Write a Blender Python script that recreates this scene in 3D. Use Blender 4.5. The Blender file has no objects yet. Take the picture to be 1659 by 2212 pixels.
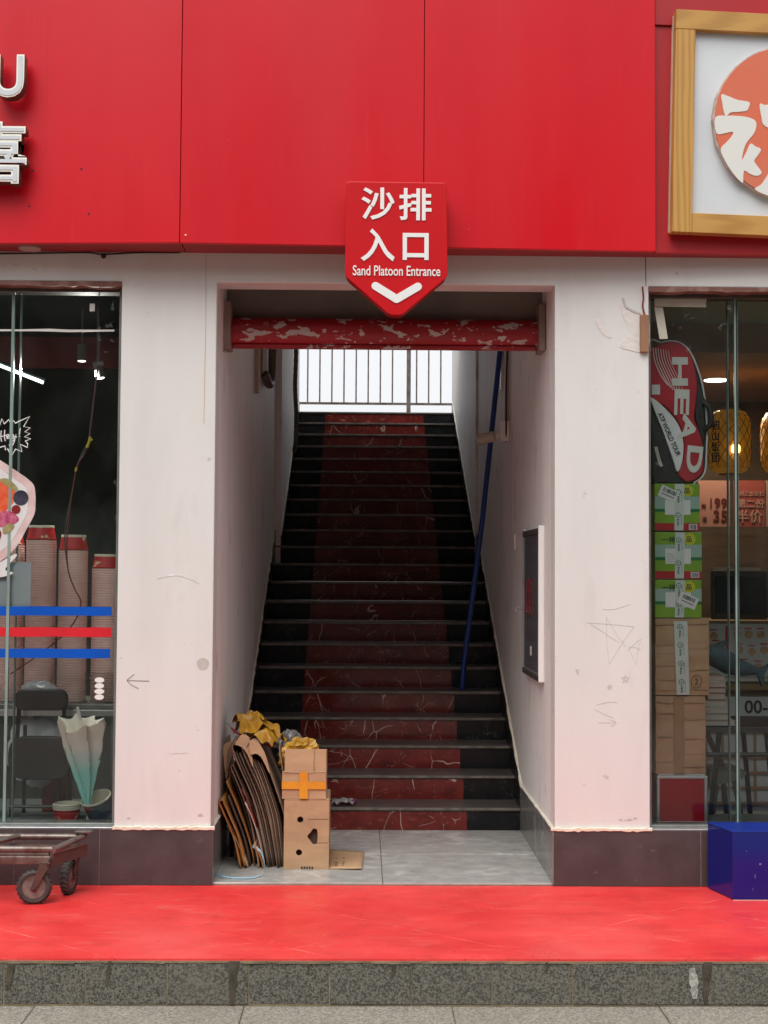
import bpy, bmesh, math, random
from mathutils import Matrix, Vector, noise
from math import radians, sin, cos, pi

S = bpy.context.scene
COL = S.collection

# ------------------------------------------------------------------ camera
def basis(yaw, pitch, roll):
    f = Vector((sin(yaw) * cos(pitch), cos(yaw) * cos(pitch), sin(pitch)))
    r = Vector((cos(yaw), -sin(yaw), 0)); u = r.cross(f)
    c, s = cos(roll), sin(roll)
    return f, c * r + s * u, c * u - s * r
F_, R_, U_ = basis(0.0155, 0.0443, 0.0060)
cam = bpy.data.cameras.new('camera')
cam.sensor_fit = 'VERTICAL'; cam.sensor_height = 36; cam.sensor_width = 27
cam.lens = 36 * 2897.8 / 2212
cam.clip_start = 0.05; cam.clip_end = 500
camo = bpy.data.objects.new('camera', cam); COL.objects.link(camo)
M4 = Matrix((R_, U_, -F_)).transposed().to_4x4()
M4.translation = (-0.1048, -6.4533, 1.4935)
camo.matrix_world = M4
S.camera = camo

# ------------------------------------------------------------------ sky, sun, exposure
SUN_EL, SUN_AZ = radians(56), radians(200)      # azimuth clockwise from +Y: high, behind the camera
W = bpy.data.worlds.new('World'); S.world = W; W.use_nodes = True
wn = W.node_tree; bg = wn.nodes['Background']
sky = wn.nodes.new('ShaderNodeTexSky'); sky.sky_type = 'NISHITA'; sky.sun_disc = False
sky.sun_elevation = SUN_EL; sky.sun_rotation = SUN_AZ
sky.air_density = 1.0; sky.dust_density = 3.0; sky.ozone_density = 1.0
hs = wn.nodes.new('ShaderNodeHueSaturation'); hs.inputs['Saturation'].default_value = 0.15
ovc = wn.nodes.new('ShaderNodeMix'); ovc.data_type = 'RGBA'; ovc.inputs[0].default_value = .65     # even overcast veil over the clear sky
ovc.inputs[7].default_value = (4.45, 4.5, 4.65, 1)
wn.links.new(sky.outputs[0], hs.inputs['Color']); wn.links.new(hs.outputs[0], ovc.inputs[6]); wn.links.new(ovc.outputs[2], bg.inputs['Color'])
bg.inputs['Strength'].default_value = 0.15
sl = bpy.data.lights.new('sun', 'SUN'); sl.energy = 1.9; sl.angle = radians(45); sl.color = (1, 0.96, 0.90)
so = bpy.data.objects.new('sun', sl); COL.objects.link(so)
sd = Vector((sin(SUN_AZ) * cos(SUN_EL), cos(SUN_AZ) * cos(SUN_EL), sin(SUN_EL)))
so.rotation_euler = sd.to_track_quat('Z', 'Y').to_euler(); so.location = sd * 30
vs = S.view_settings; vs.view_transform = 'Standard'; vs.look = 'None'; vs.gamma = 1
vs.use_curve_mapping = False; vs.exposure = 0.5
S.render.engine = 'CYCLES'
cy = S.cycles; cy.max_bounces = 9; cy.diffuse_bounces = 6; cy.glossy_bounces = 3; cy.transparent_max_bounces = 12
cy.caustics_reflective = False; cy.caustics_refractive = False; cy.sample_clamp_indirect = 6
cy.use_denoising = True

# ------------------------------------------------------------------ materials
def lin(r, g=None, b=None):
    if g is None: g = b = r
    t = [x / 255 for x in (r, g, b)]
    return tuple((x / 12.92 if x <= .04045 else ((x + .055) / 1.055) ** 2.4) for x in t)
def c4(c): return (c[0], c[1], c[2], 1)
class NT:
    def __init__(s, name):
        s.m = bpy.data.materials.new(name); s.m.use_nodes = True
        s.t = s.m.node_tree; s.b = s.t.nodes['Principled BSDF']; s.o = s.t.nodes['Material Output']
        s.tc = None
    def n(s, typ, **kw):
        x = s.t.nodes.new(typ)
        for k, v in kw.items():
            if k in x.inputs.keys(): x.inputs[k].default_value = v
            else: setattr(x, k, v)
        return x
    def l(s, a, b): s.t.links.new(a, b)
    def vec(s, stretch=(1, 1, 1), rot=(0, 0, 0), off=(0, 0, 0)):
        if s.tc is None: s.tc = s.n('ShaderNodeTexCoord')
        mp = s.n('ShaderNodeMapping'); mp.inputs['Scale'].default_value = stretch
        mp.inputs['Rotation'].default_value = rot; mp.inputs['Location'].default_value = off
        s.l(s.tc.outputs['Object'], mp.inputs['Vector']); return mp.outputs[0]
    def noise(s, scale, detail=4, stretch=(1, 1, 1), rough=.55, dist=0, off=(0, 0, 0)):
        x = s.n('ShaderNodeTexNoise', Scale=scale, Detail=detail, Roughness=rough, Distortion=dist)
        s.l(s.vec(stretch, off=off), x.inputs['Vector']); return x.outputs['Fac']
    def rng(s, fac, lo, hi, a=0., b=1.):
        x = s.n('ShaderNodeMapRange'); x.clamp = True
        for i, v in zip(('From Min', 'From Max', 'To Min', 'To Max'), (lo, hi, a, b)): x.inputs[i].default_value = v
        s.l(fac, x.inputs['Value']); return x.outputs[0]
    def mix(s, fac, a, b):
        x = s.n('ShaderNodeMix', data_type='RGBA')
        for i, v in ((6, a), (7, b)):
            if isinstance(v, tuple): x.inputs[i].default_value = c4(v)
            else: s.l(v, x.inputs[i])
        if isinstance(fac, (int, float)): x.inputs[0].default_value = fac
        else: s.l(fac, x.inputs[0])
        return x.outputs[2]
    def bump(s, h, strength, dist=.01):
        x = s.n('ShaderNodeBump', Strength=strength, Distance=dist); s.l(h, x.inputs['Height'])
        s.l(x.outputs[0], s.b.inputs['Normal'])
    def col(s, c):
        if isinstance(c, tuple): s.b.inputs['Base Color'].default_value = c4(c)
        else: s.l(c, s.b.inputs['Base Color'])
MATS = {}
def pm(name, col, rough=.5, metal=0, spec=.5, var=None, vs=3, vd=5, vlo=.35, vhi=.65, stretch=(1, 1, 1), bump=0, bs=60,
       bst=(1, 1, 1), wear=(), coat=0, rvar=0, emit=0, sheen=0):
    m = NT(name); b = m.b.inputs
    b['Roughness'].default_value = rough; b['Metallic'].default_value = metal; b['Specular IOR Level'].default_value = spec
    b['Coat Weight'].default_value = coat; b['Coat Roughness'].default_value = .1
    if sheen: b['Sheen Weight'].default_value = sheen
    c = col
    if var is not None:
        c = m.mix(m.rng(m.noise(vs, vd, stretch), vlo, vhi), c, var)
    for w in wear:
        wc, sc, lo, hi = w[:4]; st = w[4] if len(w) > 4 else (1, 1, 1)
        c = m.mix(m.rng(m.noise(sc, 6, st, .6, 0, (3.1 + lo * 7, 1.7, 5.3)), lo, hi), c, wc)
    m.col(c)
    if rvar:
        m.l(m.rng(m.noise(vs * 2, 4, stretch, off=(9, 2, 4)), .3, .7, rough - rvar, rough + rvar), b['Roughness'])
    if bump: m.bump(m.noise(bs, 5, bst), bump)
    if emit:
        if isinstance(c, tuple): b['Emission Color'].default_value = c4(c)
        else: m.l(c, b['Emission Color'])
        b['Emission Strength'].default_value = emit
    MATS[name] = m.m; return m.m

wall_m = pm('white_wall_paint', (.695, .685, .67), .55, var=(.64, .63, .615), vs=1.6, stretch=(3, 3, .5), vlo=.42, vhi=.75, bump=.10, bs=140,
            wear=(((.50, .49, .46), 14, .67, .72), ((.58, .57, .545), 2.6, .58, .82, (1.8, 1.8, .5)), ((.40, .38, .36), 55, .735, .765)), rvar=.08)
def stair_wall_mat():
    m = NT('stairwell_wall_paint'); b = m.b.inputs; b['Roughness'].default_value = .6
    c = m.mix(m.rng(m.noise(1.6, 5, (3, 3, .4)), .4, .75), (.83, .81, .79), (.74, .72, .70))
    g = m.mix(m.rng(m.noise(7, 6, (1, 1.2, .5), off=(2, 7, 1)), .60, .74), c, (.52, .49, .46))
    m.col(g); m.bump(m.noise(120, 4), .1)
    return m.m
swall_m = stair_wall_mat()
soffit_m = pm('dark_soffit_paint', (.30, .21, .18), .6, var=(.22, .16, .14), vs=4)
base_m = pm('brown_base_tile', (.054, .044, .045), .42, spec=.35, var=(.082, .068, .069), vs=7, vd=8, vlo=.3, vhi=.75, bump=.05, bs=30, rvar=.08,
            wear=(((.12, .092, .088), 24, .64, .72), ((.35, .30, .28), 90, .76, .78)))
grout_m = pm('pale_grout', (.42, .37, .31), .8, var=(.28, .23, .19), vs=20)
caulk_m = pm('cream_caulk', (.78, .745, .64), .6, var=(.70, .64, .49), vs=14, bump=.3, bs=60)
def red_panel():
    m = NT('red_fascia_panel'); b = m.b.inputs
    c = m.mix(m.rng(m.noise(.9, 4, (2.2, 1, .5)), .35, .7), (.61, .003, .012), (.56, .004, .014))
    c = m.mix(m.rng(m.noise(9, 5, (5, 1, .25), off=(4, 4, 1)), .60, .80, 0, .2), c, (.60, .05, .05)); c = m.mix(m.rng(m.noise(14, 5, (6, 1, .12), off=(1, 4, 6)), .60, .74, 0, .16), c, (.36, .004, .010)); c = m.mix(m.rng(m.noise(50, 4, (1, 1, 1), off=(2, 2, 2)), .76, .79, 0, .6), c, (.72, .35, .32))
    m.col(c); b['Roughness'].default_value = .33; b['Specular IOR Level'].default_value = .36
    m.l(m.rng(m.noise(1.3, 4, (2, 1, .4), off=(1, 1, 8)), .3, .7, .28, .46), b['Roughness'])
    h = m.noise(1.7, 2, (1, 1, .7)); m.bump(h, .12, .02)
    return m.m
red_m = red_panel()
redin_m = pm('dull_red_fascia', (.42, .008, .014), .42, var=(.36, .01, .016), vs=3, wear=(((.7, .6, .55), 30, .78, .80),))
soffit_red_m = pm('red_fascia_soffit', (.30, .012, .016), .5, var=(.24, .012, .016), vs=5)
gapred_m = pm('dark_red_gap', (.10, .004, .006), .8)
gap_m = pm('dark_gap', (.02, .015, .015), .8)
sign_m = pm('sign_red', (.56, .002, .007), .4, spec=.3, var=(.52, .002, .007), vs=2)
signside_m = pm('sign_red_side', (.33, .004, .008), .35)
white_m = pm('white_plastic', (.80, .80, .79), .35)
cream_m = pm('letter_white_rim', (.86, .85, .76), .4)
lface_m = pm('letter_face_grey', (.62, .64, .68), .4, var=(.55, .57, .62), vs=8)
lside_m = pm('letter_side_bronze', (.13, .085, .065), .45, metal=.3, var=(.09, .06, .05), vs=20)
def redfloor():
    m = NT('red_floor_paint'); b = m.b.inputs
    c = m.mix(m.rng(m.noise(1.7, 6, (1, 1.8, 1)), .3, .72), (.66, .026, .028), (.80, .066, .060))
    c = m.mix(m.rng(m.noise(13, 8, (.30, 1.9, 1), .65, 0, (3, 1, 0)), .56, .78, 0, .6), c, (.82, .20, .17))      # drag scuffs
    c = m.mix(m.rng(m.noise(11, 8, (1.6, .5, 1), .65, 0, (5, 8, 0)), .62, .80, 0, .5), c, (.80, .24, .20))
    c = m.mix(m.rng(m.noise(5, 7, (1, 1.3, 1), .65, 0, (8, 3, 0)), .54, .74, 0, .45), c, (.44, .025, .026))       # foot grime
    c = m.mix(m.rng(m.noise(2.6, 8, (.8, 1.5, 1), .7, .6, (1, 9, 0)), .60, .70, 0, .28), c, (.52, .26, .22))       # dry dust
    c = m.mix(m.rng(m.noise(75, 3, off=(0, 5, 0)), .735, .76), c, (.78, .52, .45))
    c = m.mix(m.rng(m.noise(48, 3, off=(6, 5, 0)), .75, .78), c, (.20, .03, .03))
    m.col(c); m.l(m.rng(m.noise(4, 6, off=(0, 2, 0)), .3, .7, .24, .55), b['Roughness'])
    m.bump(m.noise(38, 5), .12)
    return m.m
redfloor_m = redfloor()
redjoint_m = pm('worn_pink_joint', (.82, .40, .34), .6, var=(.74, .05, .048), vs=4, vlo=.36, vhi=.52)
def granite(name, a, b_, c_, sc=75, bias=.5):
    m = NT(name); b = m.b.inputs
    v = m.noise(sc, 3, (1, 1, 1), .7); w = m.noise(sc * 1.9, 2, off=(4, 4, 4))
    c = m.mix(m.rng(v, bias - .08, bias + .08), a, b_)
    c = m.mix(m.rng(w, .60, .70), c, c_)
    c = m.mix(m.rng(m.noise(3, 5, off=(2, 0, 7)), .5, .8, 0, .4), c, (.17, .155, .125))
    m.col(c); b['Roughness'].default_value = .62; m.bump(v, .15, .004)
    return m.m
granite_m = granite('dark_granite', (.034, .033, .029), (.160, .150, .124), (.26, .245, .21), 125)
paving_m = granite('paving_granite', (.17, .155, .13), (.36, .34, .29), (.10, .092, .08), 110)
mortar_m = pm('brown_mortar', (.27, .20, .13), .9, var=(.16, .12, .08), vs=12, bump=.4, bs=80)
joint_m = pm('tan_joint_mortar', (.25, .195, .12), .9, var=(.13, .105, .07), vs=12)
stain_m = pm('dark_drip_stain', (.040, .030, .020), .6, var=(.085, .07, .05), vs=30)
limestain_m = pm('pale_lime_stain', (.42, .41, .38), .8, var=(.25, .24, .22), vs=60, vlo=.45, vhi=.55)
def marble(name, base, base2, vein, vs1=3.2, th=.018, rough=.16, vmix=.85, st=(1, 1, 1), det=5, dis=1.2, spec=.5):
    m = NT(name); b = m.b.inputs
    b['Specular IOR Level'].default_value = spec; n1 = m.noise(vs1, det, st, .6, dis)
    d = m.n('ShaderNodeMath', operation='SUBTRACT'); m.l(n1, d.inputs[0]); d.inputs[1].default_value = .5
    a = m.n('ShaderNodeMath', operation='ABSOLUTE'); m.l(d.outputs[0], a.inputs[0])
    vmask = m.rng(a.outputs[0], 0, th, 1, 0)
    gate = m.rng(m.noise(vs1 * 1.7, 3, off=(7, 3, 2)), .50, .60, 0, vmix)
    mul = m.n('ShaderNodeMath', operation='MULTIPLY'); m.l(vmask, mul.inputs[0]); m.l(gate, mul.inputs[1])
    c = m.mix(m.rng(m.noise(9, 7, st, .65), .35, .7), base, base2)
    c = m.mix(mul.outputs[0], c, vein); m.col(c)
    m.l(m.rng(m.noise(5, 4, off=(1, 2, 3)), .3, .7, rough - .05, rough + .08), b['Roughness'])
    return m.m
def vein_marble():
    m = NT('red_marble'); b = m.b.inputs
    nz = m.n('ShaderNodeTexNoise', Scale=3.0, Detail=3.); m.l(m.vec(), nz.inputs['Vector'])
    sc_ = m.n('ShaderNodeVectorMath', operation='SCALE'); m.l(nz.outputs['Color'], sc_.inputs[0]); sc_.inputs['Scale'].default_value = .22
    def veins(stretch, scale, th, rot):
        ad = m.n('ShaderNodeVectorMath', operation='ADD'); m.l(m.vec(stretch, rot), ad.inputs[0]); m.l(sc_.outputs[0], ad.inputs[1])
        vo = m.n('ShaderNodeTexVoronoi', feature='DISTANCE_TO_EDGE', Scale=scale); m.l(ad.outputs[0], vo.inputs['Vector'])
        return m.rng(vo.outputs['Distance'], 0, th, 1, 0)
    def gated(v, g):
        mu = m.n('ShaderNodeMath', operation='MULTIPLY'); m.l(v, mu.inputs[0]); m.l(g, mu.inputs[1]); return mu.outputs[0]
    c = m.mix(m.rng(m.noise(7, 8, (1, 1, 1), .65), .35, .7), (.165, .019, .016), (.075, .010, .009))
    c = m.mix(m.rng(m.noise(22, 6, (1, 1, 1.6), .6, 0, (5, 5, 1)), .56, .72, 0, .7), c, (.27, .075, .045))
    c = m.mix(gated(veins((1.6, 1, .7), 3.0, .009, (0, .5, 0)), m.rng(m.noise(4.2, 3, off=(7, 3, 2)), .50, .58)), c, (.66, .54, .48))
    c = m.mix(gated(veins((.7, 1, 2.2), 5.5, .011, (0, -.5, 0)), m.rng(m.noise(5.5, 3, off=(2, 8, 5)), .55, .62, 0, .8)), c, (.55, .42, .37))
    c = m.mix(gated(veins((1.2, 1, 1.2), 9.5, .020, (0, .9, 0)), m.rng(m.noise(9, 3, off=(4, 1, 9)), .58, .64, 0, .7)), c, (.60, .48, .42))
    m.col(c); m.l(m.rng(m.noise(5, 4, off=(1, 2, 3)), .3, .7, .12, .26), b['Roughness']); return m.m
redmarble_m = vein_marble()
blackmarble_m = marble('black_marble', (.010, .010, .011), (.016, .016, .017), (.16, .15, .14), 3.0, .007, .24, .5, spec=.22)
greymarble_m = marble('grey_marble', (.43, .42, .40), (.29, .285, .275), (.60, .59, .56), 2.0, .05, .22, .8, (1, 1.4, 1), 6, .8)
skirt_m = marble('grey_skirting_marble', (.20, .20, .19), (.15, .15, .145), (.36, .35, .33), 2.2, .03, .2, .8)
tread_m = pm('grey_tread_stone', (.10, .085, .08), .3, var=(.065, .055, .052), vs=8)
nosing_m = pm('nosing_strip', (.22, .20, .175), .42, metal=.2, var=(.11, .10, .085), vs=14)
def peel():
    m = NT('peeling_red_paint'); b = m.b.inputs
    mask = m.rng(m.noise(20, 8, (.55, 1, 1.1), .58, .3), .565, .572)
    mask2 = m.rng(m.noise(26, 6, (.7, 1, 1), .6, 0, (5, 5, 5)), .665, .675)
    mx = m.n('ShaderNodeMath', operation='MAXIMUM'); m.l(mask, mx.inputs[0]); m.l(mask2, mx.inputs[1])
    red = m.mix(m.rng(m.noise(5, 5, (.6, 1, 2.5)), .35, .7), (.36, .008, .016), (.26, .012, .014))
    c = m.mix(mx.outputs[0], red, (.52, .43, .41)); m.col(c)
    b['Roughness'].default_value = .45
    inv = m.rng(mx.outputs[0], 0, 1, 1, 0); m.bump(inv, .5, .003)
    return m.m
peel_m = peel()
alu_m = pm('aluminium', (.55, .56, .57), .35, metal=.8, var=(.45, .46, .47), vs=10)
frame_m = pm('dark_window_frame', (.045, .036, .032), .5, var=(.07, .06, .05), vs=16)
framegrey_m = pm('grey_window_frame', (.26, .27, .25), .4, metal=.5, var=(.18, .19, .18), vs=9)
header_m = pm('brown_header_trim', (.20, .085, .065), .6, var=(.30, .17, .14), vs=14, vlo=.45, vhi=.6)
def glass(name, tint, refl=1.0):
    m = NT(name); t = m.t
    tr = m.n('ShaderNodeBsdfTransparent'); tr.inputs[0].default_value = c4(tint)
    gl = m.n('ShaderNodeBsdfGlossy'); gl.inputs['Roughness'].default_value = .01; gl.inputs['Color'].default_value = (refl, refl, refl, 1)
    fr = m.n('ShaderNodeFresnel'); fr.inputs['IOR'].default_value = 1.31
    mx = m.n('ShaderNodeMixShader')
    m.l(fr.outputs[0], mx.inputs[0]); m.l(tr.outputs[0], mx.inputs[1]); m.l(gl.outputs[0], mx.inputs[2])
    df = m.n('ShaderNodeBsdfDiffuse'); df.inputs[0].default_value = (.45, .47, .45, 1); mx2 = m.n('ShaderNodeMixShader')     # dust and smears
    m.l(m.rng(m.noise(3.5, 7, (1, 1, .6), .65, .8), .42, .8, .004, .028), mx2.inputs[0]); m.l(mx.outputs[0], mx2.inputs[1]); m.l(df.outputs[0], mx2.inputs[2])
    m.l(mx2.outputs[0], m.o.inputs['Surface']); t.nodes.remove(m.b); return m.m
glass_m = glass('window_glass', (.955, .975, .97))
edge_m = pm('green_glass_edge', (.19, .27, .245), .2, var=(.26, .36, .33), vs=6)
board_m = pm('kraft_cardboard', (.47, .30, .17), .75, var=(.40, .25, .14), vs=6, stretch=(1, 1, 3), bump=.12, bs=40, bst=(1, 1, 6), wear=(((.30, .18, .09), 3, .6, .75),))
board2_m = pm('greyish_cardboard', (.25, .165, .11), .8, var=(.15, .098, .066), vs=7, bump=.12, bs=50)
board3_m = pm('orange_cardboard', (.40, .17, .045), .7, var=(.30, .12, .03), vs=7, bump=.1, bs=50)
board4_m = pm('red_printed_cardboard', (.24, .018, .014), .6, var=(.18, .02, .015), vs=7)
boarddark_m = pm('dark_cardboard', (.10, .062, .042), .8, var=(.06, .04, .028), vs=9)
boardin_m = pm('shaded_cardboard', (.10, .06, .035), .9)  # kraft in a darker colour, standing for the shade inside the cartons
tape_m = pm('orange_tape', (.72, .30, .025), .25, var=(.62, .24, .02), vs=12)
browntape_m = pm('brown_tape', (.33, .20, .10), .3, var=(.28, .16, .08), vs=10)
yellow_m = pm('yellow_plastic_bag', (.50, .27, .02), .4, var=(.34, .165, .012), vs=8, bump=.4, bs=22)
clear_m = pm('grey_plastic_film', (.13, .125, .12), .25, var=(.30, .29, .29), vs=14, vlo=.5, vhi=.62, bump=.4, bs=30)
bluestrap_m = pm('pale_blue_strap', (.28, .46, .56), .4)
bluepole_m = pm('blue_pole', (.004, .032, .18), .35, var=(.006, .045, .23), vs=6)
bluebox_m = pm('glossy_blue_acrylic', (.006, .012, .17), .14, spec=.35, var=(.006, .012, .15), vs=3, coat=.1, wear=(((.5, .5, .6), 80, .80, .81),))
steel_m = pm('worn_cart_steel', (.20, .17, .155), .42, metal=.6, var=(.12, .075, .058), vs=14, vlo=.45, vhi=.65, bump=.1, bs=90)
rust_m = pm('rusty_brown_steel', (.11, .058, .045), .65, metal=.3, var=(.075, .050, .043), vs=18)
rubber_m = pm('black_rubber', (.028, .026, .024), .7, var=(.055, .048, .042), vs=16)
rim_m = pm('grey_wheel_rim', (.20, .165, .145), .55, var=(.10, .07, .055), vs=25)
def wood(name, a, b_, st):
    m = NT(name); b = m.b.inputs
    w = m.n('ShaderNodeTexWave', Scale=9., Distortion=6., Detail=3.); w.inputs['Detail Scale'].default_value = 1.2
    m.l(m.vec(st), w.inputs['Vector'])
    c = m.mix(m.rng(w.outputs['Fac'], .2, .95), a, b_); c = m.mix(m.rng(m.noise(3, 4, st), .4, .7, 0, .5), c, b_)
    m.col(c); b['Roughness'].default_value = .45; return m.m
woodv_m = wood('oak_grain_upright', (.53, .29, .075), (.42, .215, .05), (1.3, 1, .12))
woodh_m = wood('oak_grain_level', (.53, .29, .075), (.42, .215, .05), (.12, 1, 1.3))
coral_m = pm('coral_print', (.66, .135, .065), .4, var=(.60, .17, .10), vs=3)
offwhite_m = pm('offwhite_print', (.70, .70, .66), .4)
panelwhite_m = pm('white_sign_panel', (.66, .69, .72), .35, var=(.60, .63, .67), vs=2)
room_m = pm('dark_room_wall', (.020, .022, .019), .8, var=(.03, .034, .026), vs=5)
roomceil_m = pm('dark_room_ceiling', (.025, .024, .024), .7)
roomfloor_m = pm('shop_floor', (.22, .23, .22), .35, var=(.17, .18, .17), vs=4)
brown_m = pm('brown_wood_wall', (.085, .045, .022), .5, var=(.05, .027, .013), vs=4, stretch=(1, 1, 6))
brownceil_m = pm('brown_ceiling', (.36, .25, .21), .6)
greyceil_m = pm('grey_ceiling', (.50, .52, .47), .6)
black_m = pm('black_plastic', (.016, .014, .014), .4, var=(.026, .022, .021), vs=10)
blackmetal_m = pm('black_metal', (.008, .008, .009), .4)
pencil_m = pm('pencil_line', (.585, .575, .57), .8)
inkline_m = pm('marker_line', (.27, .24, .24), .8)
greyspot_m = pm('grey_filler', (.52, .50, .46), .7, var=(.46, .44, .40), vs=20)
plaster_m = pm('bare_plaster', (.70, .66, .63), .9, var=(.52, .47, .43), vs=25, vlo=.55, vhi=.75, bump=.4, bs=40)
redpl_m = pm('red_cloth', (.20, .006, .010), .7)
def lit(name, col, st):
    m = NT(name); b = m.b.inputs; b['Base Color'].default_value = c4(col)
    b['Emission Color'].default_value = c4(col); b['Emission Strength'].default_value = st; return m.m
lamp_m = lit('lit_lamp_white', (1, .97, .90), 5)
tube_m = lit('lit_tube', (.80, 1, .97), 2.2)

# ------------------------------------------------------------------ mesh helpers
class MB:
    def __init__(s, mtx=None): s.v = []; s.f = []; s.m = mtx
    def add(s, vs, fs):
        k = len(s.v); s.v += [(s.m @ Vector(v)) if s.m else Vector(v) for v in vs]
        s.f += [tuple(i + k for i in f) for f in fs]; return s
    def box(s, x0, x1, y0, y1, z0, z1):
        return s.add([(x0, y0, z0), (x1, y0, z0), (x1, y1, z0), (x0, y1, z0), (x0, y0, z1), (x1, y0, z1), (x1, y1, z1), (x0, y1, z1)],
                     [(0, 3, 2, 1), (4, 5, 6, 7), (0, 1, 5, 4), (1, 2, 6, 5), (2, 3, 7, 6), (3, 0, 4, 7)])
    def prism(s, poly, a, b, ax='y'):
        """polygon (p,q) extruded from a to b: ax 'y' -> (x,z), 'x' -> (y,z), 'z' -> (x,y)"""
        area = sum(poly[i][0] * poly[(i + 1) % len(poly)][1] - poly[(i + 1) % len(poly)][0] * poly[i][1] for i in range(len(poly)))
        if area < 0: poly = poly[::-1]
        g = {'y': lambda p, d: (p[0], d, p[1]), 'x': lambda p, d: (d, p[0], p[1]), 'z': lambda p, d: (p[0], p[1], d)}[ax]
        n = len(poly); v = [g(p, a) for p in poly] + [g(p, b) for p in poly]
        fs = [tuple(range(n)), tuple(range(2 * n - 1, n - 1, -1))]
        fs += [(i, i + n, (i + 1) % n + n, (i + 1) % n) for i in range(n)]
        if ax != 'y': fs = [f[::-1] for f in fs]
        return s.add(v, fs)
    def tube(s, pts, r, n=8, cap=True):
        pts = [Vector(p) for p in pts]; rs = r if isinstance(r, (list, tuple)) else [r] * len(pts)
        vs, fs = [], []; prev = None
        for i, p in enumerate(pts):
            t = (pts[min(i + 1, len(pts) - 1)] - pts[max(i - 1, 0)]).normalized()
            if prev is None:
                a = Vector((0, 0, 1)) if abs(t.z) < .9 else Vector((1, 0, 0)); u = t.cross(a).normalized()
            else:
                u = (prev - t * prev.dot(t)).normalized()
            prev = u; w = t.cross(u)
            for k in range(n):
                an = 2 * pi * k / n; vs.append(p + (u * cos(an) + w * sin(an)) * rs[i])
        for i in range(len(pts) - 1):
            for k in range(n):
                a = i * n + k; b = i * n + (k + 1) % n; fs.append((a, b, b + n, a + n))
        if cap:
            fs.append(tuple(range(n - 1, -1, -1))); m = (len(pts) - 1) * n; fs.append(tuple(range(m, m + n)))
        return s.add(vs, fs)
    def lathe(s, prof, c, n=24, axis=None, wob=None, cap=True):
        vs, fs = [], []
        for j, (r, z) in enumerate(prof):
            for k in range(n):
                a = 2 * pi * k / n; rr = r * (wob(a, j / max(1, len(prof) - 1)) if wob else 1)
                p = Vector((rr * cos(a), rr * sin(a), z))
                if axis is not None: p = axis @ p
                vs.append(p + Vector(c))
        for j in range(len(prof) - 1):
            for k in range(n):
                a = j * n + k; b = j * n + (k + 1) % n; fs.append((a, b, b + n, a + n))
        if cap:
            fs.append(tuple(range(n - 1, -1, -1))); m = (len(prof) - 1) * n; fs.append(tuple(range(m, m + n)))
        return s.add(vs, fs)
    def ribbon(s, pts, w, ax='y', t=.001):
        """flat stroke of width w along (x,z) points, lying on plane y=const (pts are 3-tuples), thickness t towards -y"""
        P = [Vector(p) for p in pts]; L, Rr = [], []
        for i, p in enumerate(P):
            d = (P[min(i + 1, len(P) - 1)] - P[max(i - 1, 0)]); d.y = 0; d.normalize()
            nn = Vector((-d.z, 0, d.x)) * w / 2; L.append(p + nn); Rr.append(p - nn)
        k = len(P); off = Vector((0, -t, 0))
        vs = L + Rr + [v + off for v in L] + [v + off for v in Rr]; fs = []
        for i in range(k - 1):
            fs.append((i + 2 * k, i + 1 + 2 * k, i + 1 + 3 * k, i + 3 * k)); fs.append((i, i + k, i + 1 + k, i + 1))
            fs.append((i, i + 1, i + 1 + 2 * k, i + 2 * k)); fs.append((i + k, i + 3 * k, i + 1 + 3 * k, i + 1 + k))
        fs.append((0, 2 * k, 3 * k, k)); fs.append((k - 1, 2 * k - 1, 4 * k - 1, 3 * k - 1))
        return s.add(vs, fs)
    def build(s, name, mat, parent=None, smooth=False, bevel=0, seg=2):
        me = bpy.data.meshes.new(name); me.from_pydata([tuple(v) for v in s.v], [], s.f); me.update()
        return finish(name, me, mat, parent, smooth, bevel, seg)
def world_of(o):
    m = Matrix.Translation(o.location) @ o.rotation_euler.to_matrix().to_4x4()
    return world_of(o.parent) @ o.matrix_parent_inverse @ m if o.parent else m
def finish(name, me, mat, parent=None, smooth=False, bevel=0, seg=2, recalc=True):
    if recalc:
        bm = bmesh.new(); bm.from_mesh(me); bmesh.ops.recalc_face_normals(bm, faces=bm.faces); bm.to_mesh(me); bm.free()
    if mat: me.materials.append(mat)
    if smooth:
        for p in me.polygons: p.use_smooth = True
    o = bpy.data.objects.new(name, me); COL.objects.link(o)
    if parent:
        o.parent = parent; o.matrix_parent_inverse = world_of(parent).inverted()
    if bevel:
        b = o.modifiers.new('bevel', 'BEVEL'); b.width = bevel; b.segments = seg; b.limit_method = 'ANGLE'; b.angle_limit = radians(40)
        b.harden_normals = False
    if smooth:
        e = o.modifiers.new('split', 'EDGE_SPLIT'); e.split_angle = radians(38)
    return o
def tag(o, label, cat, group=None):
    o['label'] = label; o['category'] = cat
    if group: o['group'] = group
    return o
def thing(name, loc, label, cat, group=None):
    o = bpy.data.objects.new(name, None); COL.objects.link(o); o.location = loc; o.empty_display_size = .1
    return tag(o, label, cat, group)
def kind(o, k): o['kind'] = k; return o
def B(x0, x1, y0, y1, z0, z1, mtx=None): return MB(mtx).box(x0, x1, y0, y1, z0, z1)
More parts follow.
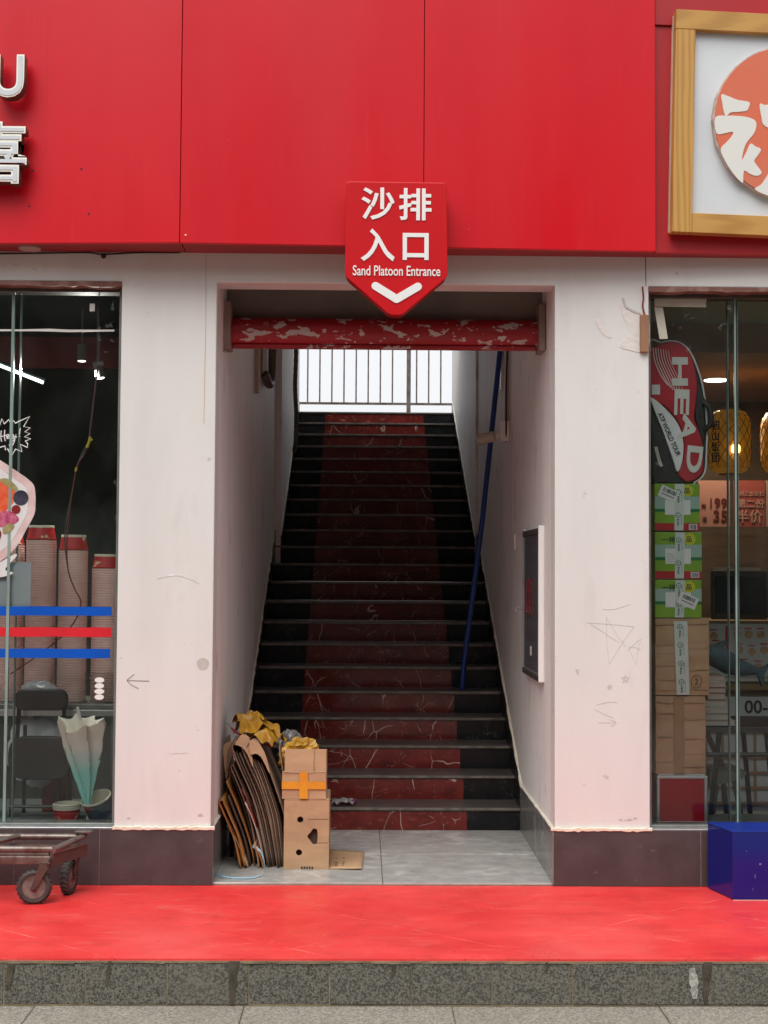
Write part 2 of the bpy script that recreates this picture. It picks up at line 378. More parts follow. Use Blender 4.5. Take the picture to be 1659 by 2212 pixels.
def textmesh(body, size, depth=.002, off=0, space=1.0, sx=1.0):
    c = bpy.data.curves.new('t', 'FONT'); c.body = body; c.size = 1; c.offset = off; c.extrude = depth / 2
    c.align_x = 'CENTER'; c.align_y = 'CENTER' if False else 'TOP_BASELINE'; c.space_character = space; c.resolution_u = 4
    o = bpy.data.objects.new('t', c); COL.objects.link(o)
    dg = bpy.context.evaluated_depsgraph_get(); me = bpy.data.meshes.new_from_object(o.evaluated_get(dg))
    bpy.data.objects.remove(o); bpy.data.curves.remove(c)
    xs = [v.co.x for v in me.vertices]; ys = [v.co.y for v in me.vertices]
    mx, my = (min(xs) + max(xs)) / 2, (min(ys) + max(ys)) / 2
    for v in me.vertices: v.co = Vector(((v.co.x - mx) * size * sx, (v.co.y - my) * size, v.co.z))
    me['w'] = (max(xs) - min(xs)) * size * sx
    return me
def text(name, body, c, size, mat, parent=None, depth=.002, off=0, rot=0, sx=1.0, space=1.0, face=None, width=None):
    """flat lettering centred at c, facing -Y; rot turns it in its own plane; face = extra rotation matrix"""
    me = textmesh(body, size, depth, off, space, sx)
    k = width / me['w'] if width else 1
    m = Matrix.Translation(c) @ (face if face else Matrix.Identity(4)) @ Matrix.Rotation(rot, 4, 'Y') @ Matrix.Rotation(pi / 2, 4, 'X') @ Matrix.Diagonal((k, 1, 1, 1))
    for v in me.vertices: v.co = m @ v.co
    o = finish(name, me, mat, parent, recalc=False); return o
def circle(cx, cy_, r, n=32, a0=0, a1=2 * pi):
    full = abs(a1 - a0 - 2 * pi) < 1e-6
    return [(cx + r * cos(a0 + (a1 - a0) * i / (n if full else n - 1)), cy_ + r * sin(a0 + (a1 - a0) * i / (n if full else n - 1))) for i in range(n)]
def smoothpoly(pts, n=4):
    """closed Catmull-Rom through the points"""
    out = []; k = len(pts)
    for i in range(k):
        p0, p1, p2, p3 = (Vector(pts[(i + j - 1) % k]) for j in range(4))
        for q in range(n):
            t = q / n; out.append(tuple(.5 * ((2 * p1) + (p2 - p0) * t + (2 * p0 - 5 * p1 + 4 * p2 - p3) * t * t + (3 * p1 - p0 - 3 * p2 + p3) * t ** 3)))
    return out
def spline(pts, n=6):
    out = []; k = len(pts)
    for i in range(k - 1):
        p0, p1, p2, p3 = (Vector(pts[min(max(i + j - 1, 0), k - 1)]) for j in range(4))
        for q in range(n):
            t = q / n; out.append(.5 * ((2 * p1) + (p2 - p0) * t + (2 * p0 - 5 * p1 + 4 * p2 - p3) * t * t + (3 * p1 - p0 - 3 * p2 + p3) * t ** 3))
    return out + [Vector(pts[-1])]
def clip(poly, x0, x1, y0, y1):
    for ax, lim, sg in ((0, x0, 1), (0, x1, -1), (1, y0, 1), (1, y1, -1)):
        out = []
        for i in range(len(poly)):
            a, b = poly[i], poly[(i + 1) % len(poly)]
            da, db = sg * (a[ax] - lim), sg * (b[ax] - lim)
            if da >= 0: out.append(a)
            if da * db < 0:
                t = da / (da - db); out.append((a[0] + (b[0] - a[0]) * t, a[1] + (b[1] - a[1]) * t))
        poly = out
        if len(poly) < 3: return []
    return poly
def rotz(a, about=(0, 0, 0)): return Matrix.Translation(about) @ Matrix.Rotation(a, 4, 'Z') @ Matrix.Translation(-Vector(about))
rnd = random.Random(7)
# ================================================================== THE SETTING
RISE, RUN, L0, HW = 0.1414, 0.2771, 1.298, 0.82
unseen_road = kind(B(-80, 80, -80, -8.2, -.6, -.30).build('unseen_road', pm('asphalt', (.045, .045, .045), .85, var=(.06, .06, .058), vs=30)), 'structure')  # unseen asphalt, added to darken what the lower glass mirrors
pav = kind(B(-60, 60, -8.0, -1.1, -.5, -.186).build('pavement', mortar_m), 'structure')
for j in range(4):
    for i in range(-5, 6):
        x = -.55 + .8 * i + (.0 if j % 2 == 0 else .4); y1 = -1.214 - .42 * j
        B(x + .002, x + .798, y1 - .416, y1, -.24, -.177 + rnd.uniform(-.0015, .0015)).build('paving_slab', paving_m, pav, bevel=.003, seg=1)
B(-60, 60, -7.99, -2.895, -.24, -.178).build('far_paving', paving_m, pav)
ter = kind(B(-6, 6, -1.19, .0, -.3, .0003).build('terrace', redjoint_m), 'structure')
for i in range(-7, 9):
    x = .091 + .3125 * i
    B(x - .3105, x - .002, -1.212 + rnd.uniform(-.0015, .0015), -1.19, -.172, -.014).build('granite_tile', granite_m, ter, bevel=.002, seg=1)
B(-2.3, 2.6, -1.2095, -1.19, -.3, -.008).build('mortar_bed', joint_m, ter)
eb = MB(); x = -2.3
while x < 2.6:                                    # uneven mortar bead under the painted edge
    w = rnd.uniform(.02, .09); eb.box(x, x + w, -1.2135 - rnd.uniform(0, .004), -1.19, -.0135 - rnd.uniform(0, .004), -.0065); x += w
eb.build('edge_bead', mortar_m, ter)
# painted diagonal floor tiles
SL, DC = .77, .66
for a in range(-6, 8):
    for b in range(-6, 8):
        ca = -.12 + DC * a; cb = -.037 + DC * b
        def X(c1, c2): return ((c2 - c1) / (2 * SL), (c1 + c2) / 2)
        g = .0024
        q = [X(ca + g, cb + g), X(ca + g, cb + DC - g), X(ca + DC - g, cb + DC - g), X(ca + DC - g, cb + g)]
        q = clip(q, -3.2, 3.2, -1.2115, -.001)
        if q and max(p[0] for p in q) - min(p[0] for p in q) > .03:
            h = rnd.uniform(.0009, .0014)
            MB().prism(q, -.010 if min(p[1] for p in q) < -1.2 else -.0012, h, 'z').build('floor_tile', redfloor_m, ter)
# drips on the granite face
def drip(pts, mat, nm):
    MB().prism(pts, -1.2155, -1.2138).build(nm, mat, ter)
for x, w, h in ((-1.443, .036, .105), (-1.068, .018, .095), (-.588, .040, .165), (.03, .020, .06), (1.24, .038, .158), (-.30, .012, .05), (.62, .014, .04)):
    n = 7; Lp, Rp = [], []
    for i in range(n):
        t = i / (n - 1); ww = w * (1 - .55 * t) * rnd.uniform(.75, 1.15) / 2
        Lp.append((x - ww + rnd.uniform(-.003, .003) - .01 * t, -.008 - h * t)); Rp.append((x + ww - .01 * t, -.008 - h * t))
    drip(Lp + Rp[::-1], stain_m, 'drip_stain')
n = 9; Lp, Rp = [], []
for i in range(n):
    t = i / (n - 1); ww = .008 + .010 * sin(pi * t) * rnd.uniform(.5, 1.3)
    Lp.append((1.180 + .008 * t - ww + rnd.uniform(-.004, .004), -.03 - .118 * t)); Rp.append((1.180 + .008 * t + ww, -.03 - .118 * t))
drip(Lp + Rp[::-1], limestain_m, 'lime_stain')

# ------------------------------------------------------------------ entry floor
ef = kind(B(-HW, HW, .004, L0 + .2, -.2, .004).build('entry_floor', mortar_m), 'structure')
for i, (x0, x1) in enumerate(((-.817, -.002), (.002, .817))):
    for y0, y1 in ((.006, .658), (.662, 1.318)):
        B(x0, x1, y0, y1, -.02, .012).build('floor_tile', greymarble_m, ef, bevel=.0015, seg=1)

# ================================================================== THE BUILDING
bd = thing('shop_building', (0, 0, 0), 'white painted building front with a stairway opening between two shop windows', 'building')
MB().prism([(-1.279, .27), (-HW, .27), (-HW, 2.887), (HW, 2.887), (HW, .27), (1.277, .27), (1.277, 2.8865), (3.2, 2.8865), (3.2, 5.2), (-3.2, 5.2), (-3.2, 2.8865), (-1.279, 2.8865)], 0, .16).build('front_wall', wall_m, bd, bevel=.005)
for sx in (-1, 1):
    xs = (-1.277, -HW - .121) if sx < 0 else (HW + .121, 1.275); B(xs[0], xs[1], .161, .22, .0, 2.95).build('pillar_back', wall_m, bd)
    xs = sorted((sx * 3.2, sx * 7)); B(xs[0], xs[1], 0, .22, 0, 5.2).build('outer_wall', wall_m, bd)
    # stairwell side walls: lower flight, then the thicker upper walls
    xs = sorted((sx * HW, sx * (HW + .12)))
    B(xs[0], xs[1], .1605, 4.35, 0, 4.0).build('stairwell_wall', swall_m, bd)
    inner = .768 if sx < 0 else .80
    xs = sorted((sx * inner, sx * (HW + .12)))
    B(xs[0], xs[1], 4.352, 7.25, 0, 4.55).build('upper_stairwell_wall', swall_m, bd)
    xs = sorted((sx * HW, sx * (HW + .5)))
B(-.95, .95, .16, .47, 3.2, 3.3).build('shutter_recess_top', soffit_m, bd)
MB().prism([(.47, 3.5), (2.4, 3.5), (5.9, 4.09), (5.9, 4.23), (2.4, 3.66), (.47, 3.66)], -.95, .95, 'x').build('unseen_stair_ceiling', swall_m, bd)  # unseen ceiling; its slope and rear end are shaped to darken the stairs
B(-.82, .82, .46, .49, 2.77, 3.2).build('shutter_back_board', soffit_m, bd)
# base tiles on the front, each its own tile
BT = [(-3.1, -2.56), (-2.56, -2.155), (-2.155, -1.75), (-1.75, -1.345), (-1.345, -.808), (.812, 1.517), (1.517, 2.05), (2.05, 2.6), (2.6, 3.1)]
for x0, x1 in BT:
    B(x0 + .0015, x1 - .0015, -.012, 0, .002, .266).build('base_tile', base_m, bd, bevel=.0015, seg=1)
B(-3.15, -HW - .001, -.008, .2, 0, .264).build('base_backing', grout_m, bd)
B(HW + .001, 3.15, -.008, .2, 0, .264).build('base_backing', grout_m, bd)
# skirting in the stairwell
for sx in (-1, 1):
    a, b = sorted((sx * HW, sx * (HW - .012)))
    B(a, b, -.010, .655, .012, .262).build('skirting_panel', skirt_m, bd)
    B(a, b, .658, L0 + .02, .012, .262).build('skirting_panel', skirt_m, bd)
    k = .512; y1 = 4.348
    MB().prism([(L0 + .02, .262), (L0 + .02, .0), (L0 + .3, .0), (y1, (y1 - L0) * k - .3), (y1, .262 + (y1 - L0) * k)], a, b, 'x').build('raking_skirting', blackmarble_m, bd)
    inner = (.768 if sx < 0 else .80); a, b = sorted((sx * inner, sx * (inner - .008)))
    y0, y2 = 4.36, 7.2
    MB().prism([(y0, (y0 - L0) * k - .25), (y2, (y2 - L0) * k - .25), (y2, .20 + (y2 - L0) * k), (y0, .20 + (y0 - L0) * k)], a, b, 'x').build('raking_skirting', blackmarble_m, bd)
    xx = sx * (HW - .004)
    def bead(nm, pts, r):
        P = []
        for i in range(len(pts) - 1):
            A_, B_ = Vector(pts[i]), Vector(pts[i + 1]); nn = max(2, int((B_ - A_).length / .06))
            P += [A_.lerp(B_, j / nn) for j in range(nn)]
        P.append(Vector(pts[-1]))
        MB().tube(P, [r * rnd.uniform(.6, 1.35) for _ in P], 6).build(nm, caulk_m, bd, smooth=True)
    bead('caulk_bead', [(xx, -.006, .266), (xx, L0 + .02, .266), (xx, 4.34, .266 + (4.34 - L0 - .02) * k)], .008)
    bead('caulk_bead', [(sx * (inner - .002), 4.38, .205 + (4.38 - L0) * k), (sx * (inner - .002), 7.2, .205 + (7.2 - L0) * k)], .005)
# ragged caulk along the foot of each pillar
for x0, x1 in ((-1.285, -.80), (.80, 1.285)):
    n = 26; top, bot = [], []
    for i in range(n + 1):
        x = x0 + (x1 - x0) * i / n
        top.append((x, .277 + rnd.uniform(-.003, .004))); bot.append((x, .263 - max(0, rnd.gauss(0, .003))))
    MB().prism(bot + top[::-1], -.0165, -.0005).build('caulk_line', caulk_m, bd, bevel=.002, seg=1)
# marks on the pillars
def scribble(pts, w=.0032, nm='pencil_mark', m_=None):
    P = spline([(x, -.0006, z) for x, z in pts], 4)
    MB().ribbon(P, w, t=.0006).build(nm, m_ or pencil_m, bd)
for p in ([(-1.226, .966), (-1.12, .964)], [(-1.193, .997), (-1.212, .98), (-1.226, .966), (-1.205, .945), (-1.172, .928)]): scribble(p, .0036, m_=inkline_m)
lite = .0018
scribble([(.971, 1.253), (1.08, 1.247), (1.201, 1.236)], lite); scribble([(1.201, 1.236), (1.14, 1.15), (1.083, 1.057)], lite)
scribble([(1.083, 1.057), (1.07, 1.16), (1.068, 1.29)], lite); scribble([(1.068, 1.28), (1.11, 1.21), (1.16, 1.14)], lite)
scribble([(.99, 1.25), (1.08, 1.19), (1.13, 1.16)], lite); scribble([(1.051, 1.318), (1.11, 1.32), (1.181, 1.343)], lite)
scribble([(1.172, 1.122), (1.2, 1.15), (1.233, 1.178)], lite); scribble([(1.233, 1.178), (1.218, 1.11), (1.212, 1.054)], lite)
scribble([(1.212, 1.054), (1.19, 1.10), (1.175, 1.14)], lite); scribble([(1.175, 1.14), (1.21, 1.135), (1.232, 1.125)], lite)
for k_ in range(5):
    a0 = pi / 2 + k_ * 2 * pi / 5; a1 = a0 + 4 * pi / 5
    scribble([(1.16 + .022 * cos(a0), .985 + .022 * sin(a0)), (1.16 + .022 * cos(a1), .985 + .022 * sin(a1))], .002)
scribble([(1.02, .86), (1.08, .875), (1.12, .872)], .002); scribble([(1.01, .84), (1.06, .815), (1.10, .80)], .002)
scribble([(1.03, .775), (1.11, .777)], .002); scribble([(1.085, .79), (1.115, .778), (1.09, .758)], .002)
scribble([(-1.09, 1.452), (-1.0, 1.468), (-.93, 1.45), (-.89, 1.43)], .0022); scribble([(-1.02, .62), (-.93, .625)], .0022)
MB().prism([(-.867 + .029 * cos(a) * (1 + .06 * sin(3 * a)), 1.047 + .029 * sin(a)) for a in [2 * pi * i / 20 for i in range(20)]], -.0012, .001).build('filler_spot', greyspot_m, bd)
B(-1.035, -1.008, -.001, .001, 1.464, 1.472).build('paint_chip', white_m, bd)
B(1.12, 1.123, -.001, .001, .34, .35).build('paint_chip', pencil_m, bd)
for x, z, s_ in ((1.135, .315, .012), (1.157, .312, .008), (1.178, .316, .016), (1.205, .322, .014), (-1.21, .315, .011), (-.87, .33, .02)):
    MB().prism([(x + s_ * cos(a) * rnd.uniform(.5, 1), z + .5 * s_ * sin(a) * rnd.uniform(.5, 1)) for a in [2 * pi * i / 9 for i in range(9)]], -.0012, .001).build('scuff_mark', greyspot_m, bd)
# bare plaster where the corner of the right window was broken out
MB().prism(smoothpoly([(1.147, 2.82), (1.16, 2.78), (1.20, 2.765), (1.235, 2.757), (1.276, 2.75), (1.276, 2.565), (1.24, 2.562), (1.19, 2.572), (1.135, 2.59), (1.16, 2.625), (1.18, 2.66), (1.17, 2.70), (1.15, 2.74), (1.138, 2.79)], 3), -.0022, .001).build('plaster_patch', plaster_m, bd)
MB().prism(smoothpoly([(1.014, 2.728), (1.04, 2.72), (1.07, 2.69), (1.093, 2.65), (1.09, 2.632), (1.06, 2.645), (1.03, 2.685)], 3), -.002, .001).build('plaster_patch', plaster_m, bd)
MB().ribbon([(1.15, -.002, 2.828), (1.165, -.002, 2.785), (1.20, -.002, 2.765), (1.236, -.002, 2.752)], .010, t=.003).build('plaster_crack', greyspot_m, bd)
B(1.232, 1.274, -.022, .03, 2.562, 2.744).build('wood_block', pm('bare_wood_block', (.30, .16, .09), .7, var=(.24, .12, .065), vs=8, stretch=(4, 1, .3)), bd, bevel=.002, seg=1)
MB().tube(spline([(1.246, -.004, 2.885), (1.25, -.006, 2.83), (1.246, -.006, 2.79), (1.256, -.008, 2.744)]), .004, 6).build('red_wire', redpl_m, bd, smooth=True)
MB().ribbon([(-.875, -.0004, 3.03), (-.872, -.0004, 2.7), (-.876, -.0004, 2.2)], .004, t=.0006).build('wall_crack', pm('rust_run', (.58, .47, .36), .8), bd)
MB().ribbon([(1.262, -.0004, 3.03), (1.263, -.0004, 2.89)], .003, t=.0006).build('wall_crack', gap_m, bd)

# shop rooms (dark left shop, brown right shop)
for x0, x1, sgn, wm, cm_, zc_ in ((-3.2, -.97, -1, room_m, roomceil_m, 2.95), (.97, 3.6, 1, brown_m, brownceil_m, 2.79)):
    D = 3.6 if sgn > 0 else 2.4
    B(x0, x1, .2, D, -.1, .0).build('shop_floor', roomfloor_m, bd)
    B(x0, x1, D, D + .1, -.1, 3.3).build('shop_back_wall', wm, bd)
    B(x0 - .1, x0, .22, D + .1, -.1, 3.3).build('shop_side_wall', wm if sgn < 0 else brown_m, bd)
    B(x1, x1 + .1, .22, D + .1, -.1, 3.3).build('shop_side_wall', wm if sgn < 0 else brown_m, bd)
    if sgn > 0:
        B(x0, x1, .16, 1.35, 2.96, 3.3).build('shop_front_ceiling', greyceil_m, bd)
        B(x0, x1, 1.352, D, 2.79, 3.3).build('shop_ceiling', cm_, bd)
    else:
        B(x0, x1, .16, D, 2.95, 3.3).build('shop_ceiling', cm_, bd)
    xs = (x0, -1.279) if sgn < 0 else (1.277, x1)
    B(xs[0], xs[1], .13, .55, 0, .247).build('window_ledge', roomfloor_m, bd)
# ================================================================== THE STAIRCASE
st = thing('staircase', (0, L0, 0), 'long staircase with red marble risers between black stone borders', 'staircase')
for k in range(1, 23):
    yn = L0 + (k - 1) * RUN; z = RISE * k
    lo, hi = (-HW + .013, HW - .013) if k <= 12 else (-.768 + .009, .80 - .009)
    z0 = max(0.013, z - RISE)
    deep = RUN + .02 if k < 22 else 1.9
    stp = B(lo, hi, yn + .022, yn + deep + .022, z0, z - .020).build('step', gap_m, st)
    e1, e2 = -.495, .503
    B(lo, e1 - .001, yn + .012, yn + .022, z0, z - .0205).build('riser_tile', blackmarble_m, stp)
    B(e1 + .001, e2 - .001, yn + .0115, yn + .022, z0, z - .0205).build('red_riser_tile', redmarble_m, stp)
    B(e2 + .001, hi, yn + .012, yn + .022, z0, z - .0205).build('riser_tile', blackmarble_m, stp)
    B(lo, hi, yn + .006, yn + deep, z - .0195, z - .0005).build('tread', tread_m, stp)
    B(lo, hi, yn, yn + .0058, z - .0145, z).build('nosing', nosing_m, stp, bevel=.0012, seg=1)

# roller shutter drum with flaking red paint
sh = thing('roller_shutter', (0, .36, 2.66), 'rolled up red shutter drum with flaking paint under the lintel', 'shutter')
prof = [(.44 - .085 * sin(a) - .01, 2.722 - .085 * cos(a)) for a in [pi * i / 14 - .25 for i in range(13)]]
prof = [(.455, 2.645)] + prof + [(.455, 2.80)]
MB().prism(prof, -.785, .79, 'x').build('drum', peel_m, sh, smooth=True)
B(-.775, .78, .372, .412, 2.634, 2.652).build('bottom_bar', peel_m, sh, bevel=.003, seg=1)
for x in (-.80, .80): B(x - .016, x + .016, .30, .455, 2.62, 2.86).build('end_bracket', soffit_m, sh, bevel=.004)

# railing across the top landing
rl = thing('top_railing', (0, 8.0, 3.11), 'steel railing of thin upright bars against the sky at the stair top', 'railing')
B(-1.2, 1.3, 7.985, 8.015, 3.295, 3.318).build('bottom_rail', steel_m, rl)
B(-1.2, 1.3, 7.975, 8.025, 4.16, 4.20).build('top_rail', steel_m, rl)
for i in range(19):
    x = -.715 + .131 * (i - 3)
    if abs(x - .38) < .05: continue
    MB().tube([(x, 8, 3.318), (x, 8, 4.16)], .0095, 6).build('bar', steel_m, rl)
MB().tube([(.378, 8, 3.11), (.378, 8, 4.17)], .024, 10).build('post', steel_m, rl, smooth=True)
MB().lathe([(.05, 0), (.05, .02), (.03, .045)], (.378, 8, 3.11), 12).build('post_foot', steel_m, rl)

# ================================================================== RED FASCIA
fa = thing('red_fascia', (0, 0, 3.03), 'broad red metal fascia above the shops and stairway', 'fascia')
def fy(x):                                             # front face of the fascia in plan
    if x < -.973: return -.22 + (-.973 - x) * .055
    return -.22 + (x + .973) * .036
def panel(x0, x1, z0, z1, nm='panel'):
    MB().prism([(x0, fy(x0)), (x1, fy(x1)), (x1, fy(x1) + .03), (x0, fy(x0) + .03)], z0, z1, 'z').build(nm, red_m, fa, bevel=.0025, seg=2)
panel(-3.2, -.9745, 3.026, 5.2); panel(-.9712, .1703, 3.026, 5.2); panel(.1733, 1.2815, 3.026, 5.2)
for x0, x1 in ((-3.2, -.9705), (-.9655, 1.284)):
    MB().prism([(x0, fy(x0) + .031), (x1, fy(x1) + .031), (x1, -.001), (x0, -.001)], 3.030, 3.045, 'z').build('soffit', soffit_red_m, fa)
MB().prism([(-3.2, fy(-3.2) + .032), (-.973, fy(-.973) + .032), (1.28, fy(1.28) + .032), (1.28, -.02), (-3.2, -.02)], 3.046, 5.2, 'z').build('backing', gapred_m, fa)
# recessed part to the right
RY = lambda x: -.105 + (x - 1.284) * .04
def rpanel(x0, x1, z0, z1, proud, nm='recessed_panel'):
    MB().prism([(x0, RY(x0) - proud), (x1, RY(x1) - proud), (x1, RY(x1) + .03), (x0, RY(x0) + .03)], z0, z1, 'z').build(nm, redin_m, fa, bevel=.0015, seg=1)
rpanel(1.286, 3.2, 3.125, 4.135, 0); rpanel(1.286, 3.2, 4.1355, 5.2, .012, 'top_strip'); rpanel(1.286, 3.2, 3.026, 3.1245, .008, 'bottom_strip')
MB().prism([(1.287, RY(1.287) + .031), (3.2, RY(3.2) + .031), (3.2, -.001), (1.287, -.001)], 3.030, 3.045, 'z').build('soffit', soffit_red_m, fa)
# screw holes, soffit downlight, loose cable
for x, z in ((-1.442, 3.377), (-1.403, 3.164), (-1.686, 3.202), (-1.674, 3.37)):
    MB().prism(circle(x, z, .0055, 10), fy(x) - .001, fy(x) + .005).build('screw_hole', gap_m, fa)
MB().prism(circle(-.945, 3.062, .004, 8), fy(-.945) - .003, fy(-.945) + .004).build('screw', white_m, fa)
dl = tag(MB().lathe([(.052, -.006), (.052, .004)], (-1.705, -.085, 3.026), 24).build('soffit_downlight', None), 'round unlit downlight set in the red soffit at far left', 'downlight')
dl.data.materials.append(pm('downlight_cover', (.42, .30, .27), .4))
cb = spline([(-2.0, -.01, 3.012), (-1.7, -.012, 3.018), (-1.45, -.012, 3.024), (-1.37, -.013, 3.016), (-1.2, -.012, 3.026), (-1.0, -.012, 3.028)])
tag(MB().tube(cb, .004, 6).build('black_cable', gap_m, None, smooth=True), 'thin black cable under the left red fascia', 'cable')
MB().lathe([(.003, 0), (.012, .006), (.012, .018), (.004, .026)], (-1.367, -.014, 2.995), 10).build('cable_knot', gap_m, bpy.data.objects['black_cable'], smooth=True)

# ------------------------------------------------------------------ entrance sign
es = thing('entrance_sign', (.04, -.25, 2.68), 'red shield shaped entrance sign with white Chinese lettering and a down arrow', 'sign')
SY = -.30
def rpoly(pts, r=.02, n=5):
    out = []; k = len(pts)
    for i in range(k):
        a, b, c = (Vector(pts[(i + j - 1) % k]) for j in range(3))
        d1 = (a - b).normalized(); d2 = (c - b).normalized()
        for q in range(n + 1):
            t = q / n; p = b + d1 * r * (1 - t) ** 2 + d2 * r * t ** 2
            out.append(tuple(p))
    return out
brd = [(-.195, 3.302), (.273, 3.300), (.279, 2.858), (.066, 2.676), (.010, 2.678), (-.197, 2.858)]
MB().prism(rpoly(brd), SY, SY + .012).build('sign_face', sign_m, es, bevel=.004)
MB().prism(rpoly([((x - .041) * .985 + .041, (z - 3.0) * .985 + 3.0) for x, z in brd]), SY + .0122, SY + .10).build('sign_box', signside_m, es)
for ch, x, z, s_ in (('沙', -.046, 3.197, .158), ('排', .127, 3.196, .158), ('入', -.046, 3.004, .162), ('口', .130, 2.998, .150)):
    text('sign_character', ch, (x, SY - .002, z), s_, white_m, es, .004, off=.017 if ch != '口' else .026)
text('sign_text', 'Sand Platoon Entrance', (.042, SY - .002, 2.884), .066, white_m, es, .004, off=.009, width=.405)
a, b, c = Vector((-.055, 2.812)), Vector((.043, 2.752)), Vector((.141, 2.811)); r = .0185
def chevron():
    nb = (b - a).normalized(); n1 = Vector((-nb.y, nb.x)); nc = (c - b).normalized(); n2 = Vector((-nc.y, nc.x))
    pts = []
    an0 = math.atan2(n1.y, n1.x); pts += [tuple(a + Vector((cos(an0 + t), sin(an0 + t))) * r) for t in [pi * i / 8 for i in range(9)]]
    an1 = math.atan2(-n1.y, -n1.x); an2 = math.atan2(-n2.y, -n2.x)
    pts += [tuple(b + Vector((cos(an1 + (an2 - an1) * t), sin(an1 + (an2 - an1) * t))) * r) for t in (0, .25, .5, .75, 1)]
    an3 = math.atan2(-n2.y, -n2.x); pts += [tuple(c + Vector((cos(an3 + t), sin(an3 + t))) * r) for t in [pi * i / 8 for i in range(9)]]
    m_ = (n1 + n2).normalized(); pts.append(tuple(b + m_ * r / max(.3, m_.dot(n1))))
    return pts
MB().prism(chevron(), SY - .004, SY + .001).build('down_arrow', white_m, es)

# ------------------------------------------------------------------ channel letters cut by the left edge of the view
def letter(body, cx, cz, size, off, label, sx=1.0):
    y = -.27
    t = thing('channel_letter', (cx, y, cz - size * .4), label, 'letter', 'raised shop letters')
    text('side', body, (cx, y + .030, cz), size, lside_m, t, .058, off=off, sx=sx)
    text('rim', body, (cx, y - .001, cz), size, cream_m, t, .004, off=off, sx=sx)
    text('face', body, (cx, y - .0045, cz), size, lface_m, t, .003, off=off - .028, sx=sx)
    return t
letter('U', -1.772, 3.790, .272, .028, 'raised grey letter U with pale rim at the upper left edge', sx=.84)
letter('喜', -1.812, 3.428, .300, .026, 'raised grey Chinese character below the letter U', sx=.92)

# ------------------------------------------------------------------ wood framed sign on the right
ws = thing('framed_sign', (1.36, -.12, 3.11), 'white sign in a pale wood frame with a coral round emblem', 'sign')
T = Matrix.Translation((1.352, -.18, 3.112)) @ Matrix.Rotation(radians(2.2), 4, 'Z') @ Matrix.Rotation(radians(1.3), 4, 'Y')
H, Wd, w = 1.075, 1.55, .094
MB(T).box(0, Wd, 0, .055, H - w, H).build('frame_board', woodh_m, ws, bevel=.002, seg=1)
MB(T).box(0, w, 0, .055, 0, H - w - .0015).build('frame_board', woodv_m, ws, bevel=.002, seg=1)
MB(T).box(w + .0015, Wd, 0, .055, 0, w).build('frame_board', woodh_m, ws, bevel=.002, seg=1)
MB(T).box(w - .01, Wd, .035, .05, w - .01, H - w + .01).build('white_panel', panelwhite_m, ws)
MB(T).box(-.002, Wd, .056, .09, .01, H - .01).build('frame_back', pm('raw_board_edge', (.62, .50, .42), .8, var=(.5, .4, .33), vs=20), ws)
ecx, ecz, er = .560, .552, .372
n_ = 90; rim = [(ecx + er * cos(2 * pi * i / n_) * (1 + rnd.uniform(-.004, .010)), ecz + er * sin(2 * pi * i / n_) * (1 + rnd.uniform(-.004, .010))) for i in range(n_)]
em = MB(T).prism(rim, .004, .036).build('emblem_rim', pm('torn_emblem_edge', (.38, .28, .24), .9, var=(.62, .55, .50), vs=18), ws)
MB(T).prism(circle(ecx, ecz, er - .006, 72), -.002, .0035).build('emblem_disc', coral_m, em)
Ti = T.inverted()
def loc(x, z):
    v = Ti @ Vector((x, -.19, z)); return (v.x, v.z)
strokes = [
    [(1.591, 3.776), (1.62, 3.770), (1.67, 3.752), (1.726, 3.742), (1.722, 3.715), (1.711, 3.70), (1.67, 3.694), (1.635, 3.69), (1.614, 3.672), (1.603, 3.69), (1.596, 3.73)],
    [(1.561, 3.665), (1.62, 3.674), (1.69, 3.673), (1.735, 3.664), (1.758, 3.647), (1.757, 3.615), (1.745, 3.588), (1.713, 3.548), (1.697, 3.51), (1.689, 3.462), (1.712, 3.505), (1.731, 3.542), (1.755, 3.528), (1.781, 3.516), (1.765, 3.485), (1.748, 3.459), (1.765, 3.432), (1.783, 3.406), (1.775, 3.392), (1.754, 3.387), (1.725, 3.397), (1.701, 3.411), (1.694, 3.385), (1.691, 3.352), (1.655, 3.385), (1.624, 3.428), (1.60, 3.47), (1.586, 3.514), (1.62, 3.552), (1.646, 3.585), (1.64, 3.597), (1.61, 3.590), (1.566, 3.588)],
    [(1.776, 3.734), (1.80, 3.73), (1.83, 3.728), (1.85, 3.66), (1.83, 3.62), (1.794, 3.635), (1.785, 3.67)],
    [(1.75, 3.323), (1.78, 3.345), (1.807, 3.383), (1.85, 3.45), (1.91, 3.48), (1.94, 3.42), (1.90, 3.34), (1.86, 3.29), (1.806, 3.296)],
]
for q in strokes:
    MB(T).prism(smoothpoly([loc(*p) for p in q], 3), -.0045, -.0015).build('emblem_stroke', offwhite_m, em)
